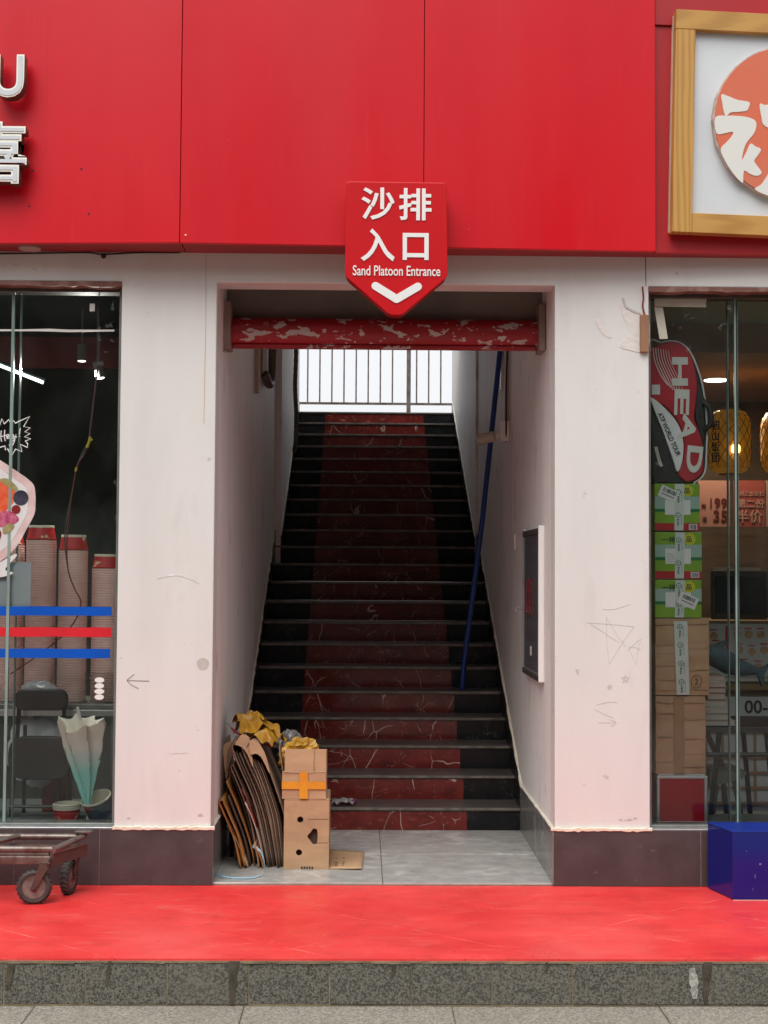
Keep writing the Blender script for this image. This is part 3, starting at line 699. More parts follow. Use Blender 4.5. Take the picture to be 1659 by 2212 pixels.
# ================================================================== SHOP WINDOWS
def window(label, xa, xb, xj, side):
    t = thing('shop_window', ((xa + xb) / 2, .1, .27), label, 'window')
    jx = xb if side < 0 else xa                                  # jamb next to the pillar
    s_ = -1 if side < 0 else 1
    a, b_ = sorted((jx, jx + s_ * .022)); B(a, b_, .062, .15, .262, 2.862).build('frame_jamb', framegrey_m, t, bevel=.002, seg=1)
    a, b_ = sorted((jx + s_ * .0, jx - s_ * .03)); B(a, b_, .03, .06, .268, 2.862).build('dark_jamb', frame_m, t)
    B(xa, xb, .060, .152, .250, .279).build('frame_sill', framegrey_m, t, bevel=.003)
    B(xa, xb, -.006, .06, .264, .2725).build('sill_strip', alu_m, t, bevel=.002, seg=1)
    B(xa, xb, .064, .15, 2.847, 2.866).build('frame_head', frame_m, t, bevel=.002, seg=1)
    n = 40; top = []; bot = []
    for i in range(n + 1):
        x = xa + (xb - xa) * i / n; top.append((x, 2.8865)); bot.append((x, 2.862 + rnd.uniform(-.003, .006)))
    MB().prism(bot + top[::-1], -.004, .07).build('header_trim', header_m, t)
    for x0, x1 in ((xa + .002, xj - .002), (xj + .002, xb - .002)):
        B(x0, x1, .094, .102, .279, 2.847).build('glass_pane', glass_m, t)
    return t
wl = window('left shop window with striped tape and stickers on dark glass', -3.2, -1.279, -1.818, -1)
wr = window('right shop window with tape strips at its top corner', 1.277, 3.2, 1.725, 1)
# greenish polished edges of glass at the joints
B(-1.831, -1.817, .090, .108, .279, 2.847).build('glass_edge', edge_m, wl); B(-1.800, -1.796, .13, .16, .279, 2.847).build('glass_fin', edge_m, wl)
B(1.719, 1.727, .090, .108, .279, 2.847).build('glass_edge', edge_m, wr); B(1.734, 1.738, .095, .15, .279, 2.847).build('glass_edge', edge_m, wr); B(1.699, 1.703, .14, .17, .279, 2.847).build('glass_fin', edge_m, wr)
B(1.690, 1.712, .104, .13, 2.80, 2.845).build('glass_clamp', alu_m, wr, bevel=.002)
# tape and stickers on the glass
GY = .0935
def sticker(nm, poly, mat, parent, d=0.): return MB().prism(poly, GY - .0004 - d - .0008, GY - .0004 - d).build(nm, mat, parent)
bl_m = pm('blue_stripe_film', (.000, .085, .50), .35, var=(.0, .075, .45), vs=6)
rd_m = pm('red_stripe_film', (.66, .018, .030), .35, var=(.58, .018, .03), vs=6)
for z0, z1, m_, xe in ((1.270, 1.314, bl_m, -1.322), (1.168, 1.213, rd_m, -1.320), (1.065, 1.110, bl_m, -1.327)):
    n = 24; top = []; bot = []
    for i in range(n + 1):
        x = -3.1 + (xe + 3.1) * i / n; top.append((x, z1 + .001 * sin(i * 1.7) + rnd.uniform(-.0008, .0008))); bot.append((x, z0 + rnd.uniform(-.001, .001)))
    sticker('stripe_tape', bot + top[::-1], m_, wl)
sticker('glue_line', [(-3.1, 2.657), (-2, 2.656), (-1.7, 2.658), (-1.55, 2.655), (-1.33, 2.660), (-1.33, 2.669), (-1.55, 2.667), (-1.65, 2.671), (-1.8, 2.666), (-3.1, 2.668)], offwhite_m, wl)
sticker('paper_note', [(-1.452, 2.759), (-1.427, 2.759), (-1.427, 2.797), (-1.452, 2.797)], offwhite_m, wl)
for z in (.960, .932, .905, .878):
    sticker('white_dot', [(-1.376 + .0235 * cos(a) * rnd.uniform(.93, 1.05), z + .013 * sin(a)) for a in [2 * pi * i / 18 for i in range(18)]], white_m, wl)
hey = [(-1.93, 2.20), (-1.90, 2.215), (-1.881, 2.193), (-1.87, 2.226), (-1.858, 2.201), (-1.837, 2.223), (-1.826, 2.202), (-1.814, 2.218), (-1.803, 2.205), (-1.793, 2.212), (-1.736, 2.238), (-1.764, 2.189), (-1.732, 2.183), (-1.758, 2.163), (-1.732, 2.155), (-1.759, 2.139), (-1.728, 2.129), (-1.755, 2.118), (-1.743, 2.106), (-1.743, 2.087), (-1.778, 2.102), (-1.77, 2.066), (-1.801, 2.079), (-1.821, 2.044), (-1.84, 2.081), (-1.85, 2.073), (-1.853, 2.094), (-1.879, 2.086), (-1.91, 2.07), (-1.93, 2.10)]
MB().ribbon([(x, GY - .001, z) for x, z in hey], .0052, t=.0008).build('burst_outline', white_m, wl)
def ink(pts, w=.0042): MB().ribbon(spline([(x, GY - .001, z) for x, z in pts], 4), w, t=.0008).build('hey_lettering', white_m, wl)
ink([(-1.872, 2.168), (-1.874, 2.14), (-1.870, 2.115)]); ink([(-1.855, 2.172), (-1.856, 2.14), (-1.852, 2.118)]); ink([(-1.880, 2.139), (-1.865, 2.141), (-1.846, 2.146)])
ink([(-1.846, 2.146), (-1.836, 2.150), (-1.840, 2.136), (-1.846, 2.143), (-1.842, 2.130), (-1.832, 2.134)])
ink([(-1.832, 2.134), (-1.826, 2.152), (-1.832, 2.140), (-1.824, 2.132), (-1.820, 2.150), (-1.815, 2.130), (-1.808, 2.134)])
ink([(-1.815, 2.152), (-1.808, 2.134), (-1.800, 2.152), (-1.808, 2.115), (-1.820, 2.094), (-1.832, 2.098), (-1.815, 2.118), (-1.796, 2.140)])
ink([(-1.780, 2.182), (-1.782, 2.165), (-1.783, 2.150)]); ink([(-1.784, 2.142), (-1.782, 2.139)], .007)
# fruit bowl sticker
fr = []
pk_m = pm('sticker_pink_rim', (.55, .37, .36), .4, var=(.68, .55, .54), vs=10); frw_m = pm('sticker_white', (.68, .69, .70), .4, var=(.60, .60, .60), vs=9)
orm = pm('sticker_orange_fruit', (.62, .07, .025), .4, var=(.70, .16, .06), vs=18); mgm = pm('sticker_magenta_berry', (.34, .02, .10), .4, var=(.55, .16, .24), vs=45)
bbm = pm('sticker_blueberry', (.022, .020, .04), .35, var=(.06, .06, .09), vs=40); grm = pm('sticker_kiwi', (.20, .20, .06), .4, var=(.36, .30, .14), vs=30); dkm = pm('sticker_dark_red', (.20, .012, .012), .4)
bowl = [(-2.0, 2.05), (-1.93, 2.05), (-1.878, 2.026), (-1.80, 1.975), (-1.72, 1.917), (-1.702, 1.87), (-1.700, 1.80), (-1.706, 1.757), (-1.74, 1.69), (-1.79, 1.60), (-1.869, 1.53), (-1.95, 1.50), (-2.0, 1.50)]
sticker('bowl_sticker', smoothpoly(bowl, 3), pk_m, wl)
sticker('bowl_inside', smoothpoly([(-.0 + (x + 1.93) * .84 - 1.93, (z - 1.78) * .84 + 1.78) for x, z in bowl], 3), frw_m, wl, .001)
sticker('fruit_print', smoothpoly([(-2.0, 1.95), (-1.89, 1.935), (-1.845, 1.915), (-1.80, 1.88), (-1.80, 1.83), (-1.83, 1.79), (-1.88, 1.745), (-2.0, 1.72)], 3), orm, wl, .002)
sticker('fruit_print', smoothpoly([(-1.875, 1.93), (-1.84, 1.935), (-1.805, 1.91), (-1.785, 1.885), (-1.80, 1.875), (-1.835, 1.895), (-1.865, 1.915)], 3), grm, wl, .003)
sticker('berry_print', circle(-1.771, 1.841, .037, 20), bbm, wl, .003)
sticker('berry_print', circle(-1.793, 1.784, .022, 14), dkm, wl, .003)
sticker('fruit_print', smoothpoly([(-1.89, 1.74), (-1.86, 1.775), (-1.82, 1.775), (-1.785, 1.75), (-1.78, 1.73), (-1.82, 1.705), (-1.88, 1.70)], 3), mgm, wl, .003)
sticker('fruit_print', smoothpoly([(-1.93, 1.70), (-1.885, 1.695), (-1.862, 1.67), (-1.875, 1.63), (-1.93, 1.60)], 3), dkm, wl, .003)
sticker('fruit_print', smoothpoly([(-1.855, 1.69), (-1.83, 1.715), (-1.80, 1.705), (-1.82, 1.675), (-1.85, 1.665)], 3), grm, wl, .0035)
sticker('milk_splash', smoothpoly([(-1.93, 1.50), (-1.86, 1.53), (-1.80, 1.565), (-1.785, 1.56), (-1.82, 1.52), (-1.84, 1.49), (-1.80, 1.475), (-1.86, 1.455), (-1.93, 1.46)], 3), frw_m, wl, .001)
# brown-white masking tape on the right glass
mt_m = pm('masking_tape', (.62, .60, .50), .6, var=(.52, .50, .40), vs=9)
sticker('masking_tape', [(1.326, 2.808), (1.582, 2.806), (1.580, 2.825), (1.585, 2.851), (1.326, 2.852)], mt_m, wr)
sticker('masking_tape', [(1.324, 2.804), (1.367, 2.803), (1.391, 2.648), (1.350, 2.646)], mt_m, wr)

# ================================================================== LEFT SHOP INTERIOR
def stack(cx, cy_, r, ztop, label, z0=.80):
    t = thing('bowl_stack', (cx, cy_, z0), label, 'bowls', 'stacks of upturned paper bowls')
    prof = []; z = z0
    while z < ztop - .085:
        prof += [(r * .955, z), (r, z + .0025), (r, z + .0085), (r * .955, z + .011)]; z += .0135
    MB().lathe(prof, (cx, cy_, 0), 28).build('bowl_rims', rims_m, t)['kind'] = 'stuff'
    MB().lathe([(r * .955, z), (r, z + .002), (r, z + .008), (r * .95, z + .009), (r * .82, ztop - .012)], (cx, cy_, 0), 28).build('top_bowl', cupred_m, t, smooth=True)
    MB().lathe([(r * .83, ztop - .013), (r * .84, ztop - .004), (r * .82, ztop), (r * .79, ztop), (r * .79, ztop - .008)], (cx, cy_, 0), 28).build('bowl_foot', cupcream_m, t, smooth=True)
rims_m = pm('pink_bowl_rims', (.84, .60, .55), .55, var=(.74, .49, .44), vs=9)
cupred_m = pm('red_printed_bowl', (.44, .014, .016), .45, var=(.40, .014, .014), vs=5, wear=(((.62, .50, .34), 17, .60, .63),))
cupcream_m = pm('bowl_cream', (.62, .58, .46), .5)
stack(-1.990, .74, .078, 1.700, 'leftmost stack of upturned bowls, mostly behind the fruit sticker')
stack(-1.817, .72, .079, 1.727, 'tallest stack of upturned red bowls, right beside the fruit sticker')
stack(-1.642, .70, .077, 1.677, 'middle stack of upturned red bowls with a wire hanging before it')
stack(-1.470, .72, .076, 1.576, 'shortest stack of upturned red bowls next to the pillar')
cn = thing('display_counter', (-1.9, .75, 0), 'grey metal display counter under the bowl stacks', 'counter')
B(-3.0, -1.36, .52, 1.0, .772, .80).build('counter_top', framegrey_m, cn, bevel=.003)
B(-3.0, -1.36, .512, .53, .74, .772).build('counter_edge', alu_m, cn, bevel=.002)
for x in (-2.9, -1.40): B(x, x + .03, .54, .57, 0, .74).build('leg', framegrey_m, cn); B(x, x + .03, .95, .98, 0, .772).build('leg', framegrey_m, cn)
tag(B(-1.905, -1.722, .118, .122, 1.31, 1.528).build('white_paper', None), 'blank white paper sheet inside the left window under the fruit sticker', 'paper').data.materials.append(pm('sheet_paper', (.62, .65, .70), .6, var=(.56, .59, .65), vs=4))
pb = thing('plastic_wrap', (-1.45, .6, .80), 'crumpled clear plastic wrap over bowls beside the white dots', 'wrap')
w_ = MB(); nx, nz = 16, 14
for j in range(nz + 1):
    for i in range(nx + 1):
        x = -1.55 + .17 * i / nx; z = .80 + .16 * j / nz; w_.v.append(Vector((x, .60 + .03 * noise.noise(Vector((x * 22, z * 22, 1))) , z + .01 * noise.noise(Vector((x * 14, 3, 1))))))
w_.f = [(j * (nx + 1) + i, j * (nx + 1) + i + 1, (j + 1) * (nx + 1) + i + 1, (j + 1) * (nx + 1) + i) for j in range(nz) for i in range(nx)]
wrapg = glass('clear_wrap', (.80, .78, .77)); w_.build('film', wrapg, pb, smooth=True)
# folded black chair
ch = thing('folding_chair', (-1.73, .42, 0), 'black folding chair standing inside the left window', 'chair')
def pad(x0, x1, z0, z1, y, r, nm, mat, th=.03, bow=.02):
    P = rpoly([(x0, z0), (x1, z0), (x1, z1), (x0, z1)], r, 6)
    return MB().prism(P, y, y + th).build(nm, mat, ch, bevel=.010, seg=3)
pad(-1.872, -1.602, .776, .885, .43, .052, 'backrest', black_m); pad(-1.885, -1.570, .435, .655, .37, .095, 'seat', black_m)
for x in (-1.852, -1.622):
    MB().tube([(x, .455, .80), (x - .004, .43, .60), (x - .02, .40, .25), (x - .03, .38, .0)], .011, 8).build('leg', blackmetal_m, ch, smooth=True)
    MB().tube([(x + .03, .46, .70), (x + .02, .50, .3), (x + .02, .53, .0)], .010, 8).build('leg', blackmetal_m, ch, smooth=True)
MB().tube([(-1.88, .39, .30), (-1.64, .39, .30)], .009, 8).build('stretcher', blackmetal_m, ch, smooth=True)
wb = thing('white_bag', (-1.84, .56, .25), 'pale plastic bag crumpled behind the black folding chair', 'bag')
def crumple(c, s, seed, amp, nm, mat, parent, sub=4, smooth=False, rot=0):
    bm = bmesh.new(); bmesh.ops.create_icosphere(bm, subdivisions=sub, radius=1)
    rm = Matrix.Rotation(rot, 3, 'Y')
    for v in bm.verts:
        p = v.co.copy(); q = p * 1.9 + Vector((seed, seed * .7, seed * 1.3))
        rg = 1 - abs(noise.noise(q)) * 1.6; rg2 = 1 - abs(noise.noise(q * 2.3)) * 1.6
        p *= 1 + amp * (rg - .5) + amp * .55 * (rg2 - .5)
        v.co = rm @ Vector((p.x * s[0], p.y * s[1], p.z * s[2])) + Vector(c)
    me = bpy.data.meshes.new(nm); bm.to_mesh(me); bm.free()
    return finish(nm, me, mat, parent, smooth)
palebag_m = pm('pale_plastic', (.68, .69, .71), .4, var=(.56, .57, .59), vs=12)
crumple((-1.80, .60, .56), (.135, .04, .17), 3.3, .3, 'bag_body', palebag_m, wb, smooth=True)
crumple((-1.79, .60, .86), (.085, .04, .05), 8.1, .3, 'bag_top', palebag_m, wb, smooth=True)
# umbrella leaning, tip down
um = thing('umbrella', (-1.464, .3, .25), 'furled teal and beige umbrella leaning tip down inside the left window', 'umbrella')
def umb_mat():
    m = NT('teal_to_beige_cloth'); sp = m.n('ShaderNodeSeparateXYZ'); m.l(m.vec(), sp.inputs[0])
    f = m.rng(sp.outputs['Z'], .48, .62); c = m.mix(f, (.28, .72, .66), (.74, .74, .68))
    f2 = m.rng(sp.outputs['Z'], .62, .68); c = m.mix(f2, c, (.66, .60, .51)); m.col(c); m.b.inputs['Roughness'].default_value = .6
    return m.m
ru = random.Random(5); ribz = [ru.uniform(-.03, .055) for _ in range(8)]; ribr = [ru.uniform(.85, 1.15) for _ in range(8)]
prof = [(.012, .31), (.018, .34), (.034, .39), (.050, .44), (.066, .49), (.082, .54), (.097, .59), (.111, .64), (.122, .69), (.118, .715), (.085, .70), (.05, .66), (.015, .60)]
um_b = MB(); NU = 80
for j, (r_, z) in enumerate(prof):
    t = min(1, (z - .31) / .40); cx = -1.466 - .045 * t
    for k in range(NU):
        a_ = 2 * pi * k / NU; ph = (a_ / (2 * pi) * 8 + .55 * t) % 8; i0 = int(ph); fr_ = ph - i0
        sag = 1 - (4 * fr_ * (1 - fr_)) ** .7                    # 1 on a rib, 0 between two ribs
        rb = ribr[i0] * (1 - fr_) + ribr[(i0 + 1) % 8] * fr_; zz = z + (ribz[i0] * (1 - fr_) + ribz[(i0 + 1) % 8] * fr_) * t ** 3 + .022 * (sag - .5) * t ** 2
        rr = r_ * rb ** t * (.72 + .38 * sag)
        um_b.v.append(Vector((cx + rr * cos(a_), .30 + .75 * rr * sin(a_), zz)))
for j in range(len(prof) - 1):
    for k in range(NU):
        a_ = j * NU + k; b_ = j * NU + (k + 1) % NU; um_b.f.append((a_, b_, b_ + NU, a_ + NU))
um_b.build('canopy', umb_mat(), um, smooth=True)
MB().tube([(-1.464, .30, .249), (-1.466, .30, .33)], [.007, .011], 10).build('ferrule', offwhite_m, um, smooth=True)
MB().tube([(-1.51, .30, .74), (-1.523, .30, .81)], [.010, .007], 8).build('handle_tip', offwhite_m, um, smooth=True)
# paper tubs on the ledge
def tub(c, r, h, label, axis=None, nr=3, mat=None):
    t = thing('paper_tub', c, label, 'tub', 'paper tubs on the window ledge')
    prof = [(r * .82, 0), (r * .93, h * .72)]
    MB().lathe(prof, c, 28, axis, cap=False).build('tub_wall', mat or cupred_m, t, smooth=True); MB().lathe([(r * .80, .004), (r * .90, h * .76)], c, 28, axis, cap=False).build('tub_lining', cupcream_m, t, smooth=True)
    MB().lathe([(r * .82, 0), (r * .82, .003)], c, 28, axis).build('tub_bottom', cupcream_m, t)
    rp = []
    for i in range(nr): z = h * .74 + i * .010; rp += [(r * .94, z), (r, z + .002), (r, z + .007), (r * .95, z + .0085)]
    rp += [(r * .92, rp[-1][1] + .001), (r * .9, h * .76)]
    MB().lathe(rp, c, 28, axis, cap=False).build('tub_rim', cupcream_m, t, smooth=True)
tub((-1.561, .27, .2475), .070, .085, 'red printed paper tub standing left of the umbrella tip')
tub((-1.400, .32, .2700), .078, .13, 'tilted red and blue paper tub right of the umbrella tip', Matrix.Rotation(radians(-14), 3, 'Y') @ Matrix.Rotation(radians(20), 3, 'X'), 1,
    pm('red_blue_tub', (.38, .014, .02), .45, var=(.03, .07, .11), vs=7, vlo=.49, vhi=.51))
rc = tag(B(-1.80, -1.68, .75, .95, 0, .50).build('red_crate', None, bevel=.006), 'dim red crate on the floor behind the black chair', 'crate'); rc.data.materials.append(pm('dim_red_card', (.30, .022, .014), .6))
# red strip set inside for the red band in the glass, then lamps
vb = tag(B(-3.0, -1.42, 1.30, 1.33, 2.66, 2.84).build('red_stripe', None), 'dark red band high inside the left shop', 'stripe'); vb.data.materials.append(pm('dim_red_band', (.16, .010, .012), .6, var=(.11, .01, .01), vs=6))
lampbody_m = pm('lamp_grey', (.16, .145, .13), .5)
def spot(c, tilt, label):
    t = thing('spotlight', c, label, 'spotlight', 'ceiling spotlights in the left shop')
    ax = Matrix.Rotation(tilt, 3, 'Y')
    MB().lathe([(.027, 0), (.027, .088), (.02, .094)], c, 18, ax).build('lamp_body', lampbody_m, t, smooth=True)
    MB().lathe([(.020, -.003), (.020, .002)], c, 18, ax).build('lamp_lens', lamp_m, t)
    top = Vector(c) + ax @ Vector((0, 0, .094)); MB().tube([top, (top.x, top.y, 2.95)], .006, 6).build('stem', lampbody_m, t)
spot((-1.678, 1.0, 2.655), 0, 'grey cylinder spotlight high in the left shop, left one of two')
spot((-1.572, 1.0, 2.560), radians(-12), 'tilted grey cylinder spotlight nearer the left shop pillar')
tl = thing('tube_light', (-2.1, 1.0, 2.58), 'bright tube light on the left edge of the dark shop', 'light')
MB().tube([(-2.45, .9, 2.745), (-1.89, 1.0, 2.532)], .009, 10).build('lit_tube', tube_m, tl)
def lamp_light(nm, loc_, rot_, w_, sx_, sy_, colr, parent):
    l_ = bpy.data.lights.new(nm, 'AREA'); l_.energy = w_; l_.shape = 'RECTANGLE'; l_.size = sx_; l_.size_y = sy_; l_.color = colr
    o_ = bpy.data.objects.new(nm, l_); COL.objects.link(o_); o_.location = loc_; o_.rotation_euler = rot_; o_.parent = parent; o_.matrix_parent_inverse = world_of(parent).inverted(); return o_
lamp_light('tube_glow', (-2.17, .95, 2.60), (radians(-20), radians(20), 0), 16, .55, .03, (.85, 1, .97), tl)
lamp_light('spot_glow', (-1.64, .98, 2.60), (radians(-25), 0, 0), 14, .05, .05, (1, .95, .88), tl)
MB().tube([(-2.45, .91, 2.763), (-1.885, 1.01, 2.548)], .011, 6).build('tube_holder', blackmetal_m, tl)
wm_ = thing('hanging_wire', (-1.42, .22, 1.2), 'coloured wires with yellow tie hanging before the bowl stacks', 'wire')
P = spline([(-1.423, .16, 2.84), (-1.424, .17, 2.766), (-1.42, .18, 2.579), (-1.441, .18, 2.352), (-1.462, .18, 2.145)])
MB().tube(P, .0042, 6).build('purple_wire', pm('purple_wire', (.08, .025, .045), .5), wm_, smooth=True)
P = spline([(-1.462, .18, 2.12), (-1.490, .185, 2.06), (-1.524, .185, 1.992), (-1.553, .19, 1.805), (-1.566, .19, 1.645), (-1.558, .19, 1.495), (-1.525, .19, 1.40), (-1.492, .19, 1.326), (-1.538, .19, 1.214), (-1.66, .19, 1.10), (-1.83, .19, .98)])
MB().tube(P, .0036, 6).build('red_wire', pm('dull_red_wire', (.16, .03, .03), .5), wm_, smooth=True)
P = [p + Vector((-.006 - .006 * sin(i * .35), .004, .0)) for i, p in enumerate(P[:34])]
MB().tube(P, .003, 6).build('green_wire', pm('dull_green_wire', (.05, .09, .07), .5), wm_, smooth=True)
yt = pm('yellow_tie', (.55, .40, .02), .4)
MB().tube([(-1.472, .176, 2.095), (-1.462, .176, 2.125), (-1.455, .176, 2.150)], .007, 6).build('yellow_tie', yt, wm_); MB().tube([(-1.464, .175, 2.12), (-1.445, .175, 2.138)], .004, 6).build('yellow_tie', yt, wm_)
MB().tube([(-1.527, .18, 1.978), (-1.522, .18, 1.998)], .006, 6).build('yellow_tie', yt, wm_)
# ================================================================== RIGHT SHOP INTERIOR
FY = .24                                                     # front of the things stacked behind the glass
def bar_code(x0, x1, z0, z1, y, parent, seed=1):
    r = random.Random(seed); mb = MB(); x = x0
    while x < x1:
        w_b = r.uniform(.0012, .0035); mb.box(x, min(x + w_b, x1), y - .0006, y, z0, z1); x += w_b + r.uniform(.0012, .003)
    mb.build('bar_code', gap_m, parent)
# red cabinet box with aluminium edges
rb = thing('red_display_box', (1.49, FY, .247), 'dark red box with aluminium edges at the bottom of the carton stack', 'box')
B(1.372, 1.606, FY + .006, FY + .24, .262, .474).build('box_body', pm('dark_red_panel', (.36, .001, .012), .5, spec=.1, var=(.32, .001, .011), vs=3), rb)
for x in (1.362, 1.600): B(x, x + .016, FY, FY + .02, .262, .486).build('edge_bar', alu_m, rb, bevel=.003)
for z in (.250, .474): B(1.362, 1.616, FY - .001, FY + .02, z, z + .0135).build('edge_bar', alu_m, rb, bevel=.002)
B(1.372, 1.606, FY + .01, FY + .22, .4885, .494).build('paper_top', offwhite_m, rb)
# kraft cartons
def dented(nm, x0, x1, y0, y1, z0, z1, mat, parent, seed, amp=.005, cuts=14, mtx=None):
    bm = bmesh.new(); bmesh.ops.create_cube(bm, size=1)
    bmesh.ops.subdivide_edges(bm, edges=bm.edges[:], cuts=cuts, use_grid_fill=True)
    for v in bm.verts:
        p = Vector((x0 + (v.co.x + .5) * (x1 - x0), y0 + (v.co.y + .5) * (y1 - y0), z0 + (v.co.z + .5) * (z1 - z0)))
        q = Vector((p.x * 7 + seed, p.y * 7, p.z * 16 + seed)); d = noise.noise(q); d2 = 1 - abs(noise.noise(Vector((p.x * 2 + seed, p.y * 2, p.z * 30)))) * 2
        p.y += amp * (d + .6 * d2 * (1 if abs(v.co.y) > .49 else .3)); p.x += amp * .7 * noise.noise(q + Vector((5, 5, 5)))
        p.z += amp * .6 * noise.noise(q + Vector((9, 1, 3))) if abs(v.co.z) > .49 and v.co.z > 0 else 0
        v.co = mtx @ p if mtx else p
    me = bpy.data.meshes.new(nm); bm.to_mesh(me); bm.free()
    return finish(nm, me, mat, parent, smooth=True)
k2 = thing('kraft_carton', (1.485, FY, .495), 'creased kraft carton with brown tape, lower of the two kraft cartons', 'carton', 'cartons stacked in the right window')
dented('carton_body', 1.360, 1.608, FY + .008, FY + .26, .4955, .880, board_m, k2, 3.2)
B(1.449, 1.500, FY - .0015, FY + .003, .500, .876).build('brown_tape', browntape_m, k2)
for z, xa, xb, dz in ((.852, 1.362, 1.470, -.004), (.846, 1.47, 1.605, .003), (.795, 1.365, 1.45, .002), (.772, 1.48, 1.605, -.004), (.675, 1.37, 1.44, .006), (.668, 1.48, 1.60, .004), (.600, 1.47, 1.607, -.002), (.555, 1.36, 1.44, .004), (.530, 1.47, 1.60, .003)):
    MB().tube(spline([(xa, FY + .005, z), ((xa + xb) / 2, FY + .0015, z + dz), (xb, FY + .005, z + dz * .4)]), rnd.uniform(.0012, .0022), 6).build('crease', board_m, k2, smooth=True)
k1 = thing('kraft_carton', (1.49, FY, .885), 'kraft carton with printed white tape strip and a circled number 2', 'carton', 'cartons stacked in the right window')
dented('carton_body', 1.358, 1.628, FY + .006, FY + .27, .886, 1.268, board_m, k1, 8.4)
for z, xa, xb, dz in ((1.235, 1.36, 1.62, .006), (1.135, 1.36, 1.45, .003), (1.118, 1.53, 1.62, .004), (1.095, 1.36, 1.45, .002), (1.03, 1.36, 1.46, .004), (1.005, 1.53, 1.625, .008), (.965, 1.36, 1.45, -.003), (.91, 1.37, 1.62, .004)):
    MB().tube(spline([(xa, FY + .004, z), ((xa + xb) / 2, FY, z + dz), (xb, FY + .004, z + dz)]), rnd.uniform(.0012, .0022), 6).build('crease', board_m, k1, smooth=True)
ptape_m = pm('printed_white_tape', (.60, .64, .62), .3, var=(.52, .58, .55), vs=9)
dgreen_m = pm('dark_green_ink', (.015, .10, .06), .5); ink_m = pm('black_ink', (.012, .012, .012), .6)
lbl_m = pm('white_label', (.68, .68, .68), .5)
def tape_strip(pts, y, parent):
    MB().prism(pts, y - .0012, y).build('printed_tape', ptape_m, parent)
    xa = (pts[0][0] + pts[1][0]) / 2; xb = (pts[2][0] + pts[3][0]) / 2; zb_, za_ = pts[0][1], pts[2][1]
    n = max(1, int((za_ - zb_) / .085)); mb = MB()
    for i in range(n):
        t = (i + .5) / n; x = xa + (xb - xa) * t; z = zb_ + (za_ - zb_) * t
        ring = [(x - .006 + .0125 * cos(a), y - .0014, z + .018 + .0125 * sin(a)) for a in [2 * pi * k / 14 for k in range(15)]]
        mb.ribbon(ring, .0032, t=.0006); mb.box(x - .009, x - .003, y - .002, y - .0014, z + .013, z + .021)
        for q in range(4): mb.box(x - .010 + rnd.uniform(-.001, .001), x - .001 + rnd.uniform(-.002, .002), y - .002, y - .0014, z - .008 - q * .009, z - .002 - q * .009)
        for q in range(6): mb.box(x + .010, x + .0125 + rnd.uniform(0, .002), y - .002, y - .0014, z - .03 + q * .009, z - .025 + q * .009)
    mb.build('tape_print', dgreen_m, parent)
tape_strip([(1.462, .889), (1.526, .889), (1.517, 1.254), (1.449, 1.254)], FY - .002, k1)
text('carton_number', '2', (1.562, FY - .001, .955), .045, ink_m, k1, .001, off=-.012)
MB().ribbon([(1.562 + .026 * cos(a) * (1 + .08 * sin(2 * a)), FY - .0005, .955 + .032 * sin(a)) for a in [2 * pi * k / 24 for k in range(25)]], .0028, t=.0008).build('carton_ring', boarddark_m, k1)
